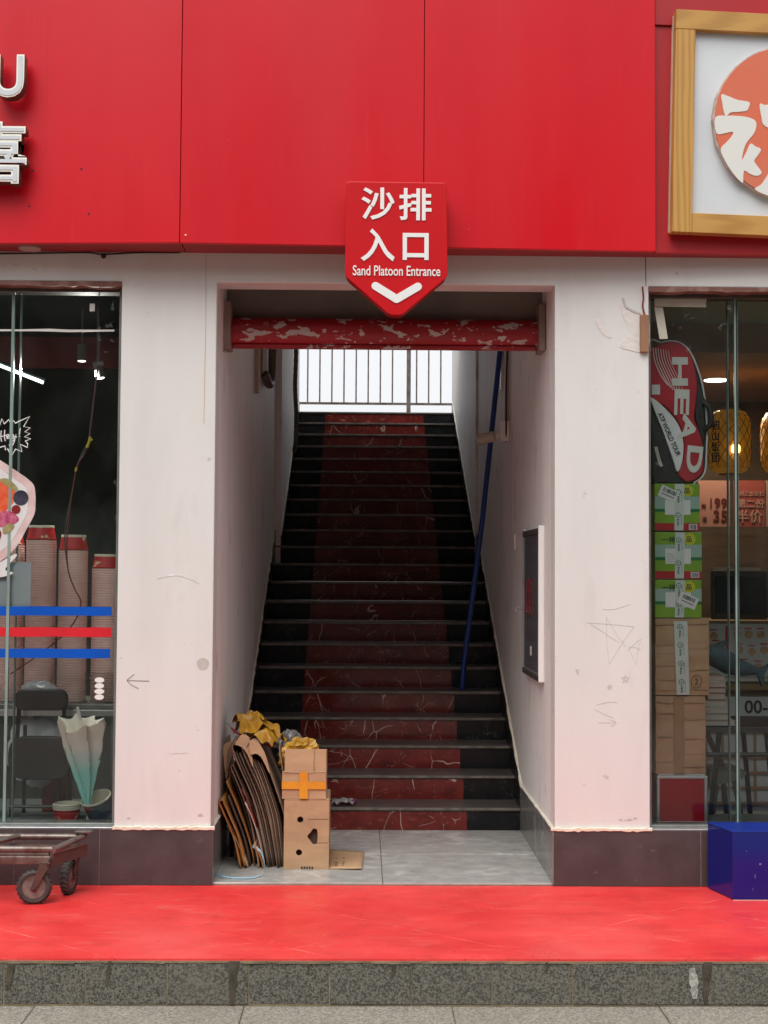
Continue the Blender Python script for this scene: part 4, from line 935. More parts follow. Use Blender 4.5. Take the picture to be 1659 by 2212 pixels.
# green gift cartons
lime_m = pm('lime_green_print', (.20, .37, .020), .4, var=(.17, .33, .02), vs=6); mint_m = pm('pale_mint_band', (.30, .44, .38), .4)
yel_m = pm('yellow_print', (.48, .50, .02), .4); redp_m = pm('red_print', (.40, .012, .018), .4); dg_m = pm('green_band_print', (.012, .16, .04), .4)
def gift(x0, x1, z0, z1, label, kind_):
    t = thing('gift_carton', ((x0 + x1) / 2, FY, z0), label, 'carton', 'cartons stacked in the right window')
    B(x0, x1, FY, FY + .25, z0, z1).build('carton_body', lime_m, t, bevel=.003)
    h = z1 - z0; y = FY
    def pb_(nm, xa, xb, za, zb_, m_, d=0): return B(xa, xb, y - .0010 - d, y + .0002 - d, za, zb_).build(nm, m_, t)
    if kind_ < 3: pb_('red_base_print', x0 + .001, x1 - .001, z0 + .001, z0 + .038, redp_m); bar_code(x1 - .052, x1 - .018, z0 + .009, z0 + .031, y - .0022, t, kind_); pb_('bar_code_patch', x1 - .056, x1 - .014, z0 + .006, z0 + .034, lbl_m, .0008)
    mz = z0 + h * .585
    pb_('mint_band_print', x0 + .001, x1 - .001, mz - .028, mz + .034, mint_m); pb_('green_band_print', x0 + .001, x1 - .001, mz - .044, mz - .0285, dg_m)
    MB().prism(circle(x1 - .062, z1 - .035, .03, 16), y - .0016, y - .0011).build('yellow_print', yel_m, t)
    text('carton_lettering', '一祥', (x0 + .068, y - .0022, z1 - .038), .034, ink_m, t, .0008, off=.012); text('carton_lettering', '品', (x1 - .065, y - .0024, z1 - .035), .032, ink_m, t, .0008, off=.012)
    if kind_ == 2:
        pb_('address_label', x0 + .052, x0 + .180, mz - .062, mz + .014, lbl_m, .0012)
        for q in range(4): pb_('label_print', x0 + .058, x0 + .09 + rnd.uniform(0, .012), mz - .052 + q * .012, mz - .047 + q * .012, greyspot_m, .0024)
    else:
        cxl, czl = (x0 + .072, z1 - .052) if kind_ == 1 else (x0 + .168, z0 + .084)
        Tm = Matrix.Translation((cxl, y - .0035, czl)) @ Matrix.Rotation(radians(24), 4, 'Y')
        pb_('address_label', x0 + .052, x0 + .180, mz - .058, mz + .016, lbl_m, .0012)
        MB(Tm).box(-.050, .044, -.0008, .0008, -.030, .030).build('tilted_label', lbl_m, t)
        mm = MB(Tm); xx = -.036
        while xx < .030: ww = rnd.uniform(.002, .006); mm.box(xx, xx + ww, -.0016, -.0010, .002, .022); xx += ww + rnd.uniform(.001, .004)
        mm.box(-.036, .030, -.0016, -.001, -.012, -.008); mm.build('label_print', ink_m, t)
    tape_strip([(x0 + .099, z0 + .002), (x0 + .144, z0 + .002), (x0 + .150, z1 - .001), (x0 + .102, z1 - .001)], y - .0018, t)
    return t
gift(1.356, 1.590, 1.271, 1.460, 'green gift carton resting on the kraft carton, lowest of three', 3)
gift(1.356, 1.592, 1.466, 1.699, 'green gift carton in the middle of the three green ones', 2)
gift(1.355, 1.583, 1.706, 1.942, 'topmost green gift carton, below the red racket bag', 1)
# racket bag
bag = thing('racket_bag', (1.48, FY, 1.945), 'red, white and black tennis racket bag standing on the green cartons', 'bag')
bred_m = pm('red_bag_fabric', (.50, .016, .032), .45, var=(.40, .013, .026), vs=10, bump=.1, bs=50); bwh_m = pm('white_bag_fabric', (.80, .81, .82), .45, var=(.72, .73, .74), vs=8, bump=.1, bs=40)
bblk_m = pm('black_bag_fabric', (.012, .012, .013), .6, var=(.02, .02, .021), vs=15, bump=.2, bs=60); bsil_m = pm('silver_bag_print', (.66, .65, .62), .45)
body = smoothpoly([(1.335, 2.60), (1.40, 2.655), (1.475, 2.662), (1.535, 2.622), (1.582, 2.52), (1.612, 2.40), (1.625, 2.25), (1.622, 2.08), (1.612, 2.0), (1.565, 1.952), (1.52, 1.945), (1.40, 1.945), (1.352, 1.96), (1.345, 2.2), (1.335, 2.4)], 4)
MB().prism(body, FY + .03, FY + .20).build('bag_body', bblk_m, bag, bevel=.02, seg=4)
redp = smoothpoly([(1.338, 2.60), (1.40, 2.652), (1.475, 2.658), (1.532, 2.618), (1.566, 2.52), (1.578, 2.42), (1.566, 2.32), (1.562, 2.27), (1.590, 2.20), (1.604, 2.13), (1.606, 2.02), (1.595, 1.99), (1.562, 1.962), (1.522, 1.952), (1.490, 1.975), (1.479, 2.0), (1.502, 2.06), (1.508, 2.15), (1.480, 2.25), (1.41, 2.335), (1.341, 2.385)], 4)
MB().prism(redp, FY + .012, FY + .05).build('red_panel', bred_m, bag, bevel=.008, seg=3)
whp = smoothpoly([(1.341, 2.378), (1.407, 2.328), (1.475, 2.248), (1.503, 2.16), (1.499, 2.063), (1.474, 2.003), (1.447, 2.078), (1.40, 2.21), (1.352, 2.33)], 4)
MB().prism(whp, FY + .010, FY + .05).build('white_panel', bwh_m, bag, bevel=.006, seg=3)
pip = smoothpoly([(1.345, 2.61), (1.40, 2.659), (1.478, 2.664), (1.538, 2.622), (1.585, 2.52), (1.614, 2.40), (1.627, 2.25), (1.624, 2.08), (1.612, 1.995), (1.565, 1.953), (1.52, 1.946)], 5)[:-5]
MB().tube([(x, FY + .030, z) for x, z in pip], .0045, 6).build('white_piping', bwh_m, bag, smooth=True)
for chv, x, z, r_, sz in (('H', 1.487, 2.510, 90, .205), ('E', 1.496, 2.354, 92, .190), ('A', 1.526, 2.222, 106, .200), ('D', 1.558, 2.066, 96, .200)):
    me_k = {'H': (.145, .142), 'E': (.130, .128), 'A': (.140, .128), 'D': (.135, .135)}[chv]
    text('bag_letter', chv, (x, FY + .0095, z), sz * .52, bsil_m if chv == 'H' else offwhite_m, bag, .004, off=.035, rot=radians(r_), width=me_k[0])
text('bag_lettering', 'ATP WORLD TOUR', (1.432, FY + .008, 2.192), .034, ink_m, bag, .002, off=.012, rot=radians(66), width=.235)
for i in range(7):
    x0 = 1.352 + i * .013
    MB().ribbon(spline([(x0, FY + .0115, 2.63 - i * .002), (x0 + .010, FY + .0115, 2.56), (x0 + .040 + i * .004, FY + .0115, 2.49 - i * .008), (x0 + .075, FY + .0115, 2.44 - i * .012)], 5), .0048 - .0004 * i, t=.001).build('silver_line_print', bsil_m, bag)
B(1.345, 1.386, FY + .008, FY + .012, 2.392, 2.442).build('bag_tag', lbl_m, bag)
MB().tube(spline([(1.585, FY + .04, 2.43), (1.606, FY + .015, 2.36), (1.636, FY, 2.325), (1.640, FY, 2.25), (1.615, FY + .01, 2.22), (1.604, FY + .03, 2.20)]), .0135, 8).build('carry_handle', bblk_m, bag, smooth=True)
MB().prism(smoothpoly([(1.578, 2.445), (1.60, 2.40), (1.60, 2.33), (1.612, 2.26), (1.605, 2.15), (1.585, 2.21), (1.566, 2.28), (1.570, 2.36)], 3), FY + .006, FY + .03).build('side_pocket', bblk_m, bag, bevel=.004)
MB().ribbon([(1.368, FY + .028, 2.13), (1.385, FY + .028, 2.06), (1.398, FY + .028, 2.03)], .016, t=.002).build('strap_print', greyspot_m, bag)
# table with books and a plush shark
tb = thing('trestle_table', (1.95, .75, 0), 'black trestle table behind the carton stack', 'table')
B(1.665, 2.6, .50, 1.05, .672, .70).build('table_top', blackmetal_m, tb, bevel=.003)
for x0, x1 in ((1.755, 1.675), (2.0, 2.06), (2.45, 2.55)):
    MB().tube([(x0, .54, .672), (x1, .52, .0)], .014, 6).build('leg', blackmetal_m, tb); MB().tube([(x0, .98, .672), (x1, 1.0, .0)], .014, 6).build('leg', blackmetal_m, tb)
MB().tube([(1.685, .53, .555), (2.54, .53, .555)], .013, 6).build('stretcher', blackmetal_m, tb)
oak_m = pm('dull_oak', (.22, .14, .06), .5, var=(.17, .10, .045), vs=7)
bk = [(1.668, 1.835, .705, .733, 'pale thick book at the bottom of the book pile', (.38, .42, .39)), (1.675, 1.811, .734, .768, 'mint covered book second from the bottom of the pile', (.30, .40, .38)), (1.672, 1.795, .769, .800, 'cream book third from the bottom of the pile', (.42, .41, .36)),
      (1.672, 1.792, .801, .836, 'thick grey book fourth from the bottom of the pile', (.36, .38, .35)), (1.69, 1.785, .837, .872, 'brown covered book above the grey books', (.26, .16, .11)), (1.69, 1.788, .873, .905, 'rose covered book below the white book', (.38, .22, .19)), (1.69, 1.785, .906, .935, 'white paged book near the top of the pile', (.52, .50, .47)), (1.69, 1.781, .936, .962, 'pinkish book on top of the pile under the plush', (.44, .33, .30))]
for i, (x0, x1, z0, z1, lb, c_) in enumerate(bk):
    t = thing('book', ((x0 + x1) / 2, .56, z0), lb, 'book', 'books piled on the trestle table'); d = rnd.uniform(-.01, .01)
    m_ = pm('book_cover', c_, .5)
    B(x0, x1, .52 + d, .68 + d, z0, z0 + .004).build('cover', m_, t); B(x0, x1, .52 + d, .68 + d, z1 - .0042, z1 - .0002).build('cover', m_, t)
    B(x0 + .002, x1 - .003, .523 + d, .675 + d, z0 + .0041, z1 - .0043).build('pages', pm('book_pages', (.45, .43, .37), .8, var=(.36, .34, .29), vs=60, stretch=(.2, 1, 8)), t)
sk = thing('plush_shark', (1.8, .60, .96), 'blue grey plush shark lying on the book pile', 'plush toy')
plush_m = pm('blue_grey_plush', (.045, .085, .105), .9, var=(.032, .062, .078), vs=20)
MB().tube(spline([(1.62, .60, 1.06), (1.70, .60, 1.075), (1.76, .59, 1.055), (1.815, .585, 1.025), (1.87, .58, 1.002), (1.92, .575, .992), (1.965, .57, .982), (1.985, .57, .975)]),
          [.035 + .025 * sin(min(1, i / 14) * pi / 2) - (.055 * max(0, i - 18) / 24) for i in range(43)], 14).build('shark_body', plush_m, sk, smooth=True)
MB().prism(smoothpoly([(1.735, 1.085), (1.76, 1.125), (1.80, 1.142), (1.805, 1.125), (1.79, 1.10), (1.80, 1.07)], 4), .575, .605).build('dorsal_fin', plush_m, sk, bevel=.009, seg=3)
MB().prism(smoothpoly([(1.955, .985), (1.985, 1.000), (2.022, 1.022), (2.018, 1.005), (2.000, .968), (1.998, .94), (1.992, .905), (1.98, .915), (1.972, .945), (1.958, .968)], 4), .555, .583).build('tail_fin', plush_m, sk, bevel=.008, seg=3)
# chair behind the table
rc2 = thing('grey_chair', (1.85, .95, 0), 'grey shell chair half hidden behind the trestle table', 'chair')
MB().prism(smoothpoly([(1.76, .345), (1.80, .365), (1.90, .385), (1.945, .41), (1.95, .44), (1.90, .435), (1.82, .44), (1.76, .445)], 3), .74, 1.06).build('seat', pm('grey_shell', (.15, .145, .13), .5), rc2, bevel=.012, seg=3)
for p, q in (((1.90, .78, .38), (1.955, .72, 0)), ((1.80, .78, .36), (1.74, .72, 0)), ((1.90, 1.02, .38), (1.95, 1.08, 0)), ((1.80, 1.02, .36), (1.76, 1.08, 0))):
    MB().tube([p, q], [.017, .012], 8).build('leg', pm('grey_leg', (.06, .055, .05), .5), rc2, smooth=True)
MB().tube([(1.78, 1.04, .68), (1.905, .90, .36)], .016, 8).build('chair_arm', oak_m, rc2, smooth=True)
# serving counter with lattice front
sc = thing('serving_counter', (2.6, 2.2, 0), 'serving counter with white lattice front and picture menu', 'counter')
B(1.95, 3.5, 2.225, 2.75, 0, 1.15).build('counter_body', oak_m, sc)
B(1.95, 3.5, 2.20, 2.222, .03, .485).build('lattice_paper', pm('lattice_paper', (.36, .37, .40), .7), sc)
lat_m = pm('reddish_wood', (.26, .115, .055), .5, var=(.2, .085, .04), vs=8)
for x in [2.005 + .105 * i for i in range(14)]: B(x - .008, x + .008, 2.188, 2.1995, .03, .485).build('lattice_upright', lat_m, sc)
for z in (.02, .12, .216, .316, .478): B(1.95, 3.5, 2.184, 2.1878, z - .009, z + .009).build('lattice_rail', lat_m if z != .02 else oak_m, sc)
B(1.95, 3.5, 2.195, 2.224, .575, .70).build('phone_board', pm('pale_board', (.40, .41, .41), .5), sc)
text('board_lettering', '00-', (2.433, 2.192, .637), .115, ink_m, sc, .002, off=.02)
B(1.95, 3.5, 2.17, 2.224, .745, .80).build('counter_moulding', oak_m, sc, bevel=.004); B(1.95, 3.5, 2.15, 2.224, .803, .826).build('counter_ledge', alu_m, sc)
B(1.95, 3.5, 2.205, 2.224, .83, 1.17).build('menu_board', pm('menu_board_white', (.46, .48, .48), .4), sc)
B(2.24, 2.268, 2.200, 2.2048, .93, 1.155).build('menu_red_stripe', redp_m, sc)
food_m = pm('food_print', (.34, .17, .06), .5, var=(.48, .34, .17), vs=25)
for i, (x, z) in enumerate(((2.165, 1.09), (2.18, 1.02), (2.32, 1.10), (2.39, 1.10), (2.47, 1.10), (2.33, 1.00), (2.41, .99), (2.49, 1.00), (2.36, .90), (2.45, .89), (2.17, .93), (2.56, 1.08), (2.58, .98))):
    MB().prism(circle(x, z, .026, 18), 2.2015, 2.2045).build('dish_print', food_m, sc); B(x - .026, x + .02, 2.2025, 2.2047, z + .036, z + .044).build('dish_name', redp_m, sc)
B(1.95, 3.5, 2.20, 2.8, 1.1705, 1.19).build('counter_top', oak_m, sc)
mo = thing('cash_monitor', (2.4, 2.4, 1.19), 'dark touch screen monitor on the serving counter', 'monitor')
B(2.205, 2.575, 2.40, 2.44, 1.185, 1.515).build('screen_body', black_m, mo, bevel=.006); B(2.225, 2.558, 2.396, 2.3995, 1.23, 1.475).build('screen', pm('screen_glass', (.008, .012, .03), .12), mo)
B(2.225, 2.54, 2.44, 2.50, 1.516, 1.535).build('screen_top', greyspot_m, mo)
# hanging price boards
pb1 = thing('price_board', (2.27, 2.6, 1.81), 'dim brown price board reading 199 and 35', 'sign'); B(2.168, 2.383, 2.60, 2.612, 1.811, 2.124).build('board', pm('dim_pink_board', (.34, .16, .12), .5), pb1)
dr_m = pm('dark_red_ink', (.10, .006, .006), .5)
text('board_lettering', '199', (2.305, 2.598, 1.972), .088, dr_m, pb1, .002, off=.012); text('board_lettering', '35', (2.317, 2.598, 1.884), .105, dr_m, pb1, .002, off=.012)
text('board_lettering', '充', (2.205, 2.598, 1.953), .034, dr_m, pb1, .002); text('board_lettering', '送', (2.21, 2.598, 1.865), .034, dr_m, pb1, .002)
pb2 = thing('price_board', (2.53, 2.6, 1.81), 'red price board for the half price second helping', 'sign'); B(2.41, 2.624, 2.60, 2.612, 1.812, 2.126).build('board', pm('dim_red_board', (.26, .05, .035), .5), pb2)
pk2 = pm('dim_pink_ink', (.40, .22, .17), .5)
text('board_lettering', '周三会员日', (2.53, 2.598, 2.036), .034, pk2, pb2, .002); text('board_lettering', '第二份', (2.525, 2.598, 1.968), .062, pk2, pb2, .002, off=.01); text('board_lettering', '半价', (2.515, 2.598, 1.882), .092, pk2, pb2, .002, off=.012)
pb3 = thing('price_board', (2.74, 2.6, 1.81), 'pale price board cut by the right edge of the view', 'sign'); B(2.632, 2.85, 2.60, 2.612, 1.812, 2.126).build('board', pm('dim_pale_board', (.32, .24, .19), .5), pb3)
# paper lanterns
def lantern_mat():
    m = NT('amber_lantern_paper'); b = m.b.inputs
    c = m.mix(m.rng(m.noise(9, 3), .35, .7), (.62, .27, .015), (.52, .20, .008)); m.col(c); b['Roughness'].default_value = .6
    m.l(c, b['Emission Color']); b['Emission Strength'].default_value = .11; return m.m
lan_m = lantern_mat(); net_m = pm('dark_net_cord', (.10, .045, .01), .6)
def lantern(cx, label, chars):
    cy2, z0, z1, r = 2.0, 2.125, 2.53, .134
    t = thing('paper_lantern', (cx, cy2, z0), label, 'lantern', 'amber lanterns in the right shop')
    prof = [(r * .45, z0), (r * .75, z0 + .015), (r * .93, z0 + .05), (r, z0 + .10), (r, z1 - .10), (r * .93, z1 - .05), (r * .75, z1 - .015), (r * .45, z1)]
    MB().lathe(prof, (cx, cy2, 0), 32).build('lantern_shade', lan_m, t, smooth=True)
    def rad(z):
        for (ra, za_), (rb_, zb_) in zip(prof, prof[1:]):
            if za_ <= z <= zb_: return ra + (rb_ - ra) * (z - za_) / (zb_ - za_)
        return r
    net = MB()
    for s_ in (-1, 1):
        for k in range(14):
            P = []
            for q in range(13):
                z = z0 + .01 + (z1 - z0 - .02) * q / 12; a_ = 2 * pi * k / 14 + s_ * 2.0 * q / 12; P.append((cx + (rad(z) + .001) * cos(a_), cy2 + (rad(z) + .001) * sin(a_), z))
            net.tube(P, .0022, 4, False)
    nt_ = net.build('lantern_net', net_m, t); nt_['kind'] = 'stuff'
    for zz in (z0 - .008, z1): MB().lathe([(r * .48, 0), (r * .48, .01)], (cx, cy2, zz), 20).build('lantern_ring', oak_m, t)
    MB().lathe([(.022, 0), (.028, .01), (.028, .04), (.02, .05)], (cx - .005, cy2 - r - .03, 2.245), 12).build('lantern_bulb', lit('warm_bulb', (1, .72, .25), 3), t) if chars else None
    MB().tube([(cx, cy2, z1), (cx, cy2, 2.79)], .004, 6).build('cord', blackmetal_m, t)
    for i, c_ in enumerate(chars):
        a_ = -pi / 2 - .92; text('lantern_character', c_, (cx + (r + .004) * cos(a_), cy2 + (r + .004) * sin(a_), 2.425 - i * .068), .066, ink_m, t, .003, off=.014, face=Matrix.Rotation(a_ + pi / 2, 4, 'Z'))
lantern(2.216, 'glowing amber lantern with black characters beside the racket bag', '初山饭团')
lantern(2.555, 'glowing amber lantern at the right edge of the view', '')
rl_ = thing('ceiling_downlight', (2.255, 2.45, 2.785), 'round lit downlight in the brown ceiling above the lanterns', 'downlight')
MB().lathe([(.080, -.004), (.080, .003)], (2.255, 2.45, 2.788), 28).build('lens', lamp_m, rl_); MB().lathe([(.092, -.002), (.092, .004)], (2.255, 2.45, 2.789), 28).build('trim', white_m, rl_)
lamp_light('downlight_glow', (2.255, 2.45, 2.78), (0, 0, 0), 20, .14, .14, (1, .86, .66), rl_)
# ================================================================== THINGS IN THE STAIRWELL
def shade_box(nm, x0, x1, y0, y1, z0, z1, mat, parent, bev=.002): return B(x0, x1, y0, y1, z0, z1).build(nm, mat, parent, bevel=bev)
# lower carton with punched holes
lc = thing('brown_carton', (-.376, .45, .012), 'upright brown carton with two round holes and a handle hole', 'carton')
x0, x1, y0, y1, z0, z1 = -.489, -.265, .291, .60, .0125, .352
def holed(nm, outer, holes, ya, yb, mat, parent):
    bm = bmesh.new()
    for loop in [outer] + holes:
        vsx = [bm.verts.new((p[0], ya, p[1])) for p in loop]
        for i in range(len(vsx)): bm.edges.new((vsx[i], vsx[(i + 1) % len(vsx)]))
    bmesh.ops.triangle_fill(bm, use_beauty=True, use_dissolve=False, edges=bm.edges[:])
    bmesh.ops.recalc_face_normals(bm, faces=bm.faces[:])
    r_ = bmesh.ops.extrude_face_region(bm, geom=bm.faces[:]); bmesh.ops.translate(bm, verts=[g for g in r_['geom'] if isinstance(g, bmesh.types.BMVert)], vec=(0, yb - ya, 0))
    me = bpy.data.meshes.new(nm); bm.to_mesh(me); bm.free(); return finish(nm, me, mat, parent)
heart = smoothpoly([(-.322, .150), (-.322, .20), (-.332, .213), (-.345, .211), (-.356, .195), (-.372, .175), (-.358, .155), (-.345, .138), (-.330, .136)], 4)
holed('front_panel', [(x0, z0), (x1, z0), (x1, z1), (x0, z1)], [circle(-.408, .257, .0155, 18), circle(-.413, .095, .0155, 18), heart], y0, y0 + .005, board_m, lc)
shade_box('side_panel', x0, x0 + .005, y0 + .0055, y1, z0, z1, board_m, lc); shade_box('side_panel', x1 - .005, x1, y0 + .0055, y1, z0, z1, board_m, lc)
shade_box('back_panel', x0 + .006, x1 - .006, y1 - .005, y1, z0, z1, boardin_m, lc); shade_box('carton_bottom', x0 + .006, x1 - .006, y0 + .006, y1 - .006, z0, z0 + .005, boardin_m, lc)
shade_box('top_flap', x0 + .001, x1 - .001, y0 + .002, y1, z1 + .0005, z1 + .006, board_m, lc); shade_box('hole_shade_sheet', x0 + .006, x1 - .006, y0 + .03, y0 + .034, z0 + .006, z1 - .002, boardin_m, lc)  # last sheet is dark in colour for the shade behind the holes
for i in range(5): B(-.402 + i * .013, -.394 + i * .013, y0 - .001, y0, .014, .026).build('print_mark', ink_m, lc)
for z in (.258, .142): B(-.37 if z > .2 else -.325, -.267, y0 - .0008, y0, z, z + .0018).build('fold_line', boarddark_m, lc)
# upper carton, flaps up
uc = thing('open_carton', (-.39, .42, .36), 'small opened carton with crossed orange tape on top of the brown carton', 'carton')
x0, x1, y0, y1, z0, z1 = -.500, -.282, .291, .53, .3595, .492
dented('front_panel', x0, x1, y0, y0 + .006, z0, z1, board_m, uc, 1.7, .0025, 10)
shade_box('side_panel', x0, x0 + .005, y0 + .009, y1, z0, z1, board_m, uc); shade_box('side_panel', x1 - .005, x1, y0 + .009, y1, z0, z1, board_m, uc); shade_box('back_panel', x0 + .006, x1 - .006, y1 - .005, y1, z0, z1, boardin_m, uc); shade_box('carton_bottom', x0 + .006, x1 - .006, y0 + .01, y1 - .006, z0, z0 + .004, boardin_m, uc)
Tf = Matrix.Translation((0, y0, z1)) @ Matrix.Rotation(radians(-6), 4, 'X')
MB(Tf).box(x0 + .012, x1, 0, .005, .001, .113).build('front_flap', board_m, uc, bevel=.001); MB().ribbon([(x0 + .004, y0 - .0015, z1 + .002), (-.40, y0 - .001, z1 - .002), (x1, y0 - .0015, z1 + .003)], .005, t=.001).build('torn_fold', pm('torn_card', (.52, .38, .25), .9), uc)
Tl = Matrix.Translation((x0, 0, z1)) @ Matrix.Rotation(radians(-9), 4, 'Y'); MB(Tl).box(0, .005, y0 + .01, y1, .001, .125).build('side_flap', board2_m, uc, bevel=.001)
MB(Matrix.Translation((0, y1, z1)) @ Matrix.Rotation(radians(18), 4, 'X')).box(x0 + .01, x1, -.005, 0, .001, .09).build('back_flap', board_m, uc)
B(x0 - .001, x1 + .001, y0 - .0055, y0 - .0035, .408, .446).build('orange_tape', tape_m, uc); B(-.413, -.371, y0 - .0075, y0 - .0056, z0 + .001, .494).build('orange_tape', tape_m, uc)
MB().ribbon([(-.34, y0 + .000, z1 + .11), (-.342, y0 - .008, z1 + .05), (-.341, y0 - .004, z1 + .002)], .002, t=.001).build('fold_line', boarddark_m, uc)
ybg = thing('yellow_bag', (-.42, .42, .6), 'yellow padded envelope sticking out of the opened carton', 'envelope')
crumple((-.425, .42, .565), (.085, .06, .065), 2.2, .55, 'bag_body', yellow_m, ybg, rot=-.3); crumple((-.36, .44, .585), (.03, .03, .035), 5.5, .5, 'bag_end', pm('brown_paper_end', (.34, .26, .16), .7), ybg, 3)
# flat carton on the floor
fc = thing('flat_cardboard', (-.19, .5, .013), 'flattened piece of cardboard lying on the tiles beside the brown carton', 'cardboard')
n = 12; v = []; f_ = []
for i in range(n + 1):
    for j in range(7):
        u_, w_2 = i / n, j / 6
        x = -.275 + .175 * w_2 + .012 * u_ * w_2; y = .30 + (.74 - .30) * u_ - .03 * w_2 - .02 * w_2 * u_
        zt = .0145 + .012 * (w_2 ** 2) * sin(pi * min(1, u_ * 1.1 + .15)) + .0015 * noise.noise(Vector((x * 9, y * 9, 0)))
        v.append((x, y, zt))
f_ = [(i * 7 + j, i * 7 + j + 1, (i + 1) * 7 + j + 1, (i + 1) * 7 + j) for i in range(n) for j in range(6)]
me = bpy.data.meshes.new('card_sheet'); me.from_pydata(v, [], f_); o = finish('card_sheet', me, board_m, fc, smooth=True); so_ = o.modifiers.new('thick', 'SOLIDIFY'); so_.thickness = .004; so_.offset = 1
for i, y in enumerate((.34, .375, .41, .51)): B(-.235, -.222, y, y + .012, .0195, .0202).build('print_mark', ink_m, fc); B(-.198, -.188, y, y + .012, .0215, .0222).build('print_mark', ink_m, fc)
# the leaning bundle
cbn = thing('cardboard_bundle', (-.65, .5, .012), 'bundle of folded cardboard sheets leaning against the stairwell wall', 'cardboard')
def leaf(xb, xt, zt, ya, yb, mat, nm='cardboard_sheet', th=.005, fold=0, bow=.012, zb=.0135):
    prof = []; n2 = 10
    for i in range(n2 + 1):
        t = i / n2; prof.append((xb + (xt - xb) * t + bow * sin(pi * t), zb + (zt - zb) * t))
    if fold:
        cxf = xt + fold / 2
        prof += [(cxf - fold / 2 * cos(a), zt + fold * .7 * sin(a)) for a in [pi * k / 7 for k in range(1, 7)]]
        for i in range(n2 + 1):
            t = i / n2; prof.append((xt + fold + (xb + fold * 1.1 - xt - fold) * t * .97 + bow * sin(pi * t), zt - (zt - zb) * t * .96))
    mb = MB(); rows = 6; k = len(prof)
    for s_ in range(rows + 1):
        y = ya + (yb - ya) * s_ / rows
        for i, (x, z) in enumerate(prof):
            w3 = .006 * noise.noise(Vector((x * 8, y * 8, z * 6))); mb.v.append(Vector((x + w3, y + .02 * (z - .3) * (1 if s_ == 0 else .3) + .008 * noise.noise(Vector((xb * 40, z * 9, s_))), z)))
    mb.f = [(s_ * k + i, s_ * k + i + 1, (s_ + 1) * k + i + 1, (s_ + 1) * k + i) for s_ in range(rows) for i in range(k - 1)]
    o = mb.build(nm, mat, cbn, smooth=True); o.modifiers.remove(o.modifiers['split'])
    sm = o.modifiers.new('thick', 'SOLIDIFY'); sm.thickness = th; sm.offset = 0
    return o
leaf(-.780, -.818, .61, .56, .85, board2_m, bow=.004); leaf(-.745, -.800, .57, .50, .80, board_m, bow=.004)
leaf(-.700, -.812, .335, .30, .62, board3_m, fold=.022, bow=.010); leaf(-.685, -.800, .300, .33, .62, board3_m, bow=.010); leaf(-.668, -.775, .22, .32, .60, board_m, bow=.008)
leaf(-.660, -.775, .36, .36, .66, boarddark_m, bow=.012); leaf(-.640, -.790, .43, .38, .72, board3_m, bow=.018); leaf(-.632, -.772, .47, .42, .74, boarddark_m, bow=.018)
leaf(-.618, -.764, .50, .36, .72, board2_m, fold=.018, bow=.022); leaf(-.598, -.705, .40, .345, .70, board4_m, bow=.02); leaf(-.590, -.690, .33, .340, .70, pm('pale_card_edge', (.45, .36, .30), .8), bow=.02)
leaf(-.575, -.715, .44, .38, .72, boarddark_m, bow=.02)
for i in range(5): leaf(-.560 + i * .009, -.752 + i * .017, .585 - i * .004, .335 + .006 * i, .74, (board2_m, boarddark_m)[i % 2], bow=.026)
leaf(-.565, -.756, .600, .33, .74, board2_m, fold=.05, bow=.026)
for i in range(5): leaf(-.515 + i * .006, -.672 + i * .015, .575 - i * .012, .325 + .008 * i, .74, (boarddark_m, board2_m)[i % 2], bow=.030)
leaf(-.520, -.682, .595, .32, .74, board2_m, fold=.07, bow=.030)
leaf(-.590, -.628, .115, .30, .55, board3_m, bow=.008)
leaf(-.612, -.635, .135, .31, .52, board_m, bow=.004)
leaf(-.505, -.560, .47, .50, .78, pm('black_printed_card', (.03, .03, .03), .7, var=(.45, .45, .45), vs=14, vlo=.6, vhi=.62), bow=.02)
def flap(pts, y, tilt, mat, nm='folded_flap'):
    cx = sum(p[0] for p in pts) / len(pts); cz = sum(p[1] for p in pts) / len(pts)
    Tm = Matrix.Translation((cx, y, cz)) @ Matrix.Rotation(tilt[0], 4, 'Z') @ Matrix.Rotation(tilt[1], 4, 'X')
    MB(Tm).prism(smoothpoly([(p[0] - cx, p[1] - cz) for p in pts], 2), -.002, .002).build(nm, mat, cbn)
flap([(-0.739, 0.624), (-0.723, 0.653), (-0.7, 0.675), (-0.668, 0.66), (-0.662, 0.613), (-0.649, 0.512), (-0.661, 0.532), (-0.679, 0.578), (-0.705, 0.61), (-0.729, 0.621)], .322, (.25, -.2), board_m)
flap([(-0.665, 0.644), (-0.628, 0.64), (-0.592, 0.589), (-0.574, 0.531), (-0.565, 0.479), (-0.58, 0.508), (-0.609, 0.563), (-0.636, 0.58), (-0.662, 0.577)], .316, (.2, -.15), board_m)
flap([(-0.812, 0.597), (-0.774, 0.621), (-0.764, 0.597), (-0.772, 0.55), (-0.792, 0.438), (-0.801, 0.447), (-0.810, 0.538)], .47, (.3, 0), board_m)
flap([(-0.787, 0.577), (-0.74, 0.654), (-0.746, 0.601), (-0.763, 0.548), (-0.8, 0.46), (-0.792, 0.519)], .44, (-.3, 0), board2_m)
yb2 = thing('yellow_bag', (-.65, .55, .65), 'crumpled yellow plastic bag on top of the cardboard bundle', 'bag')
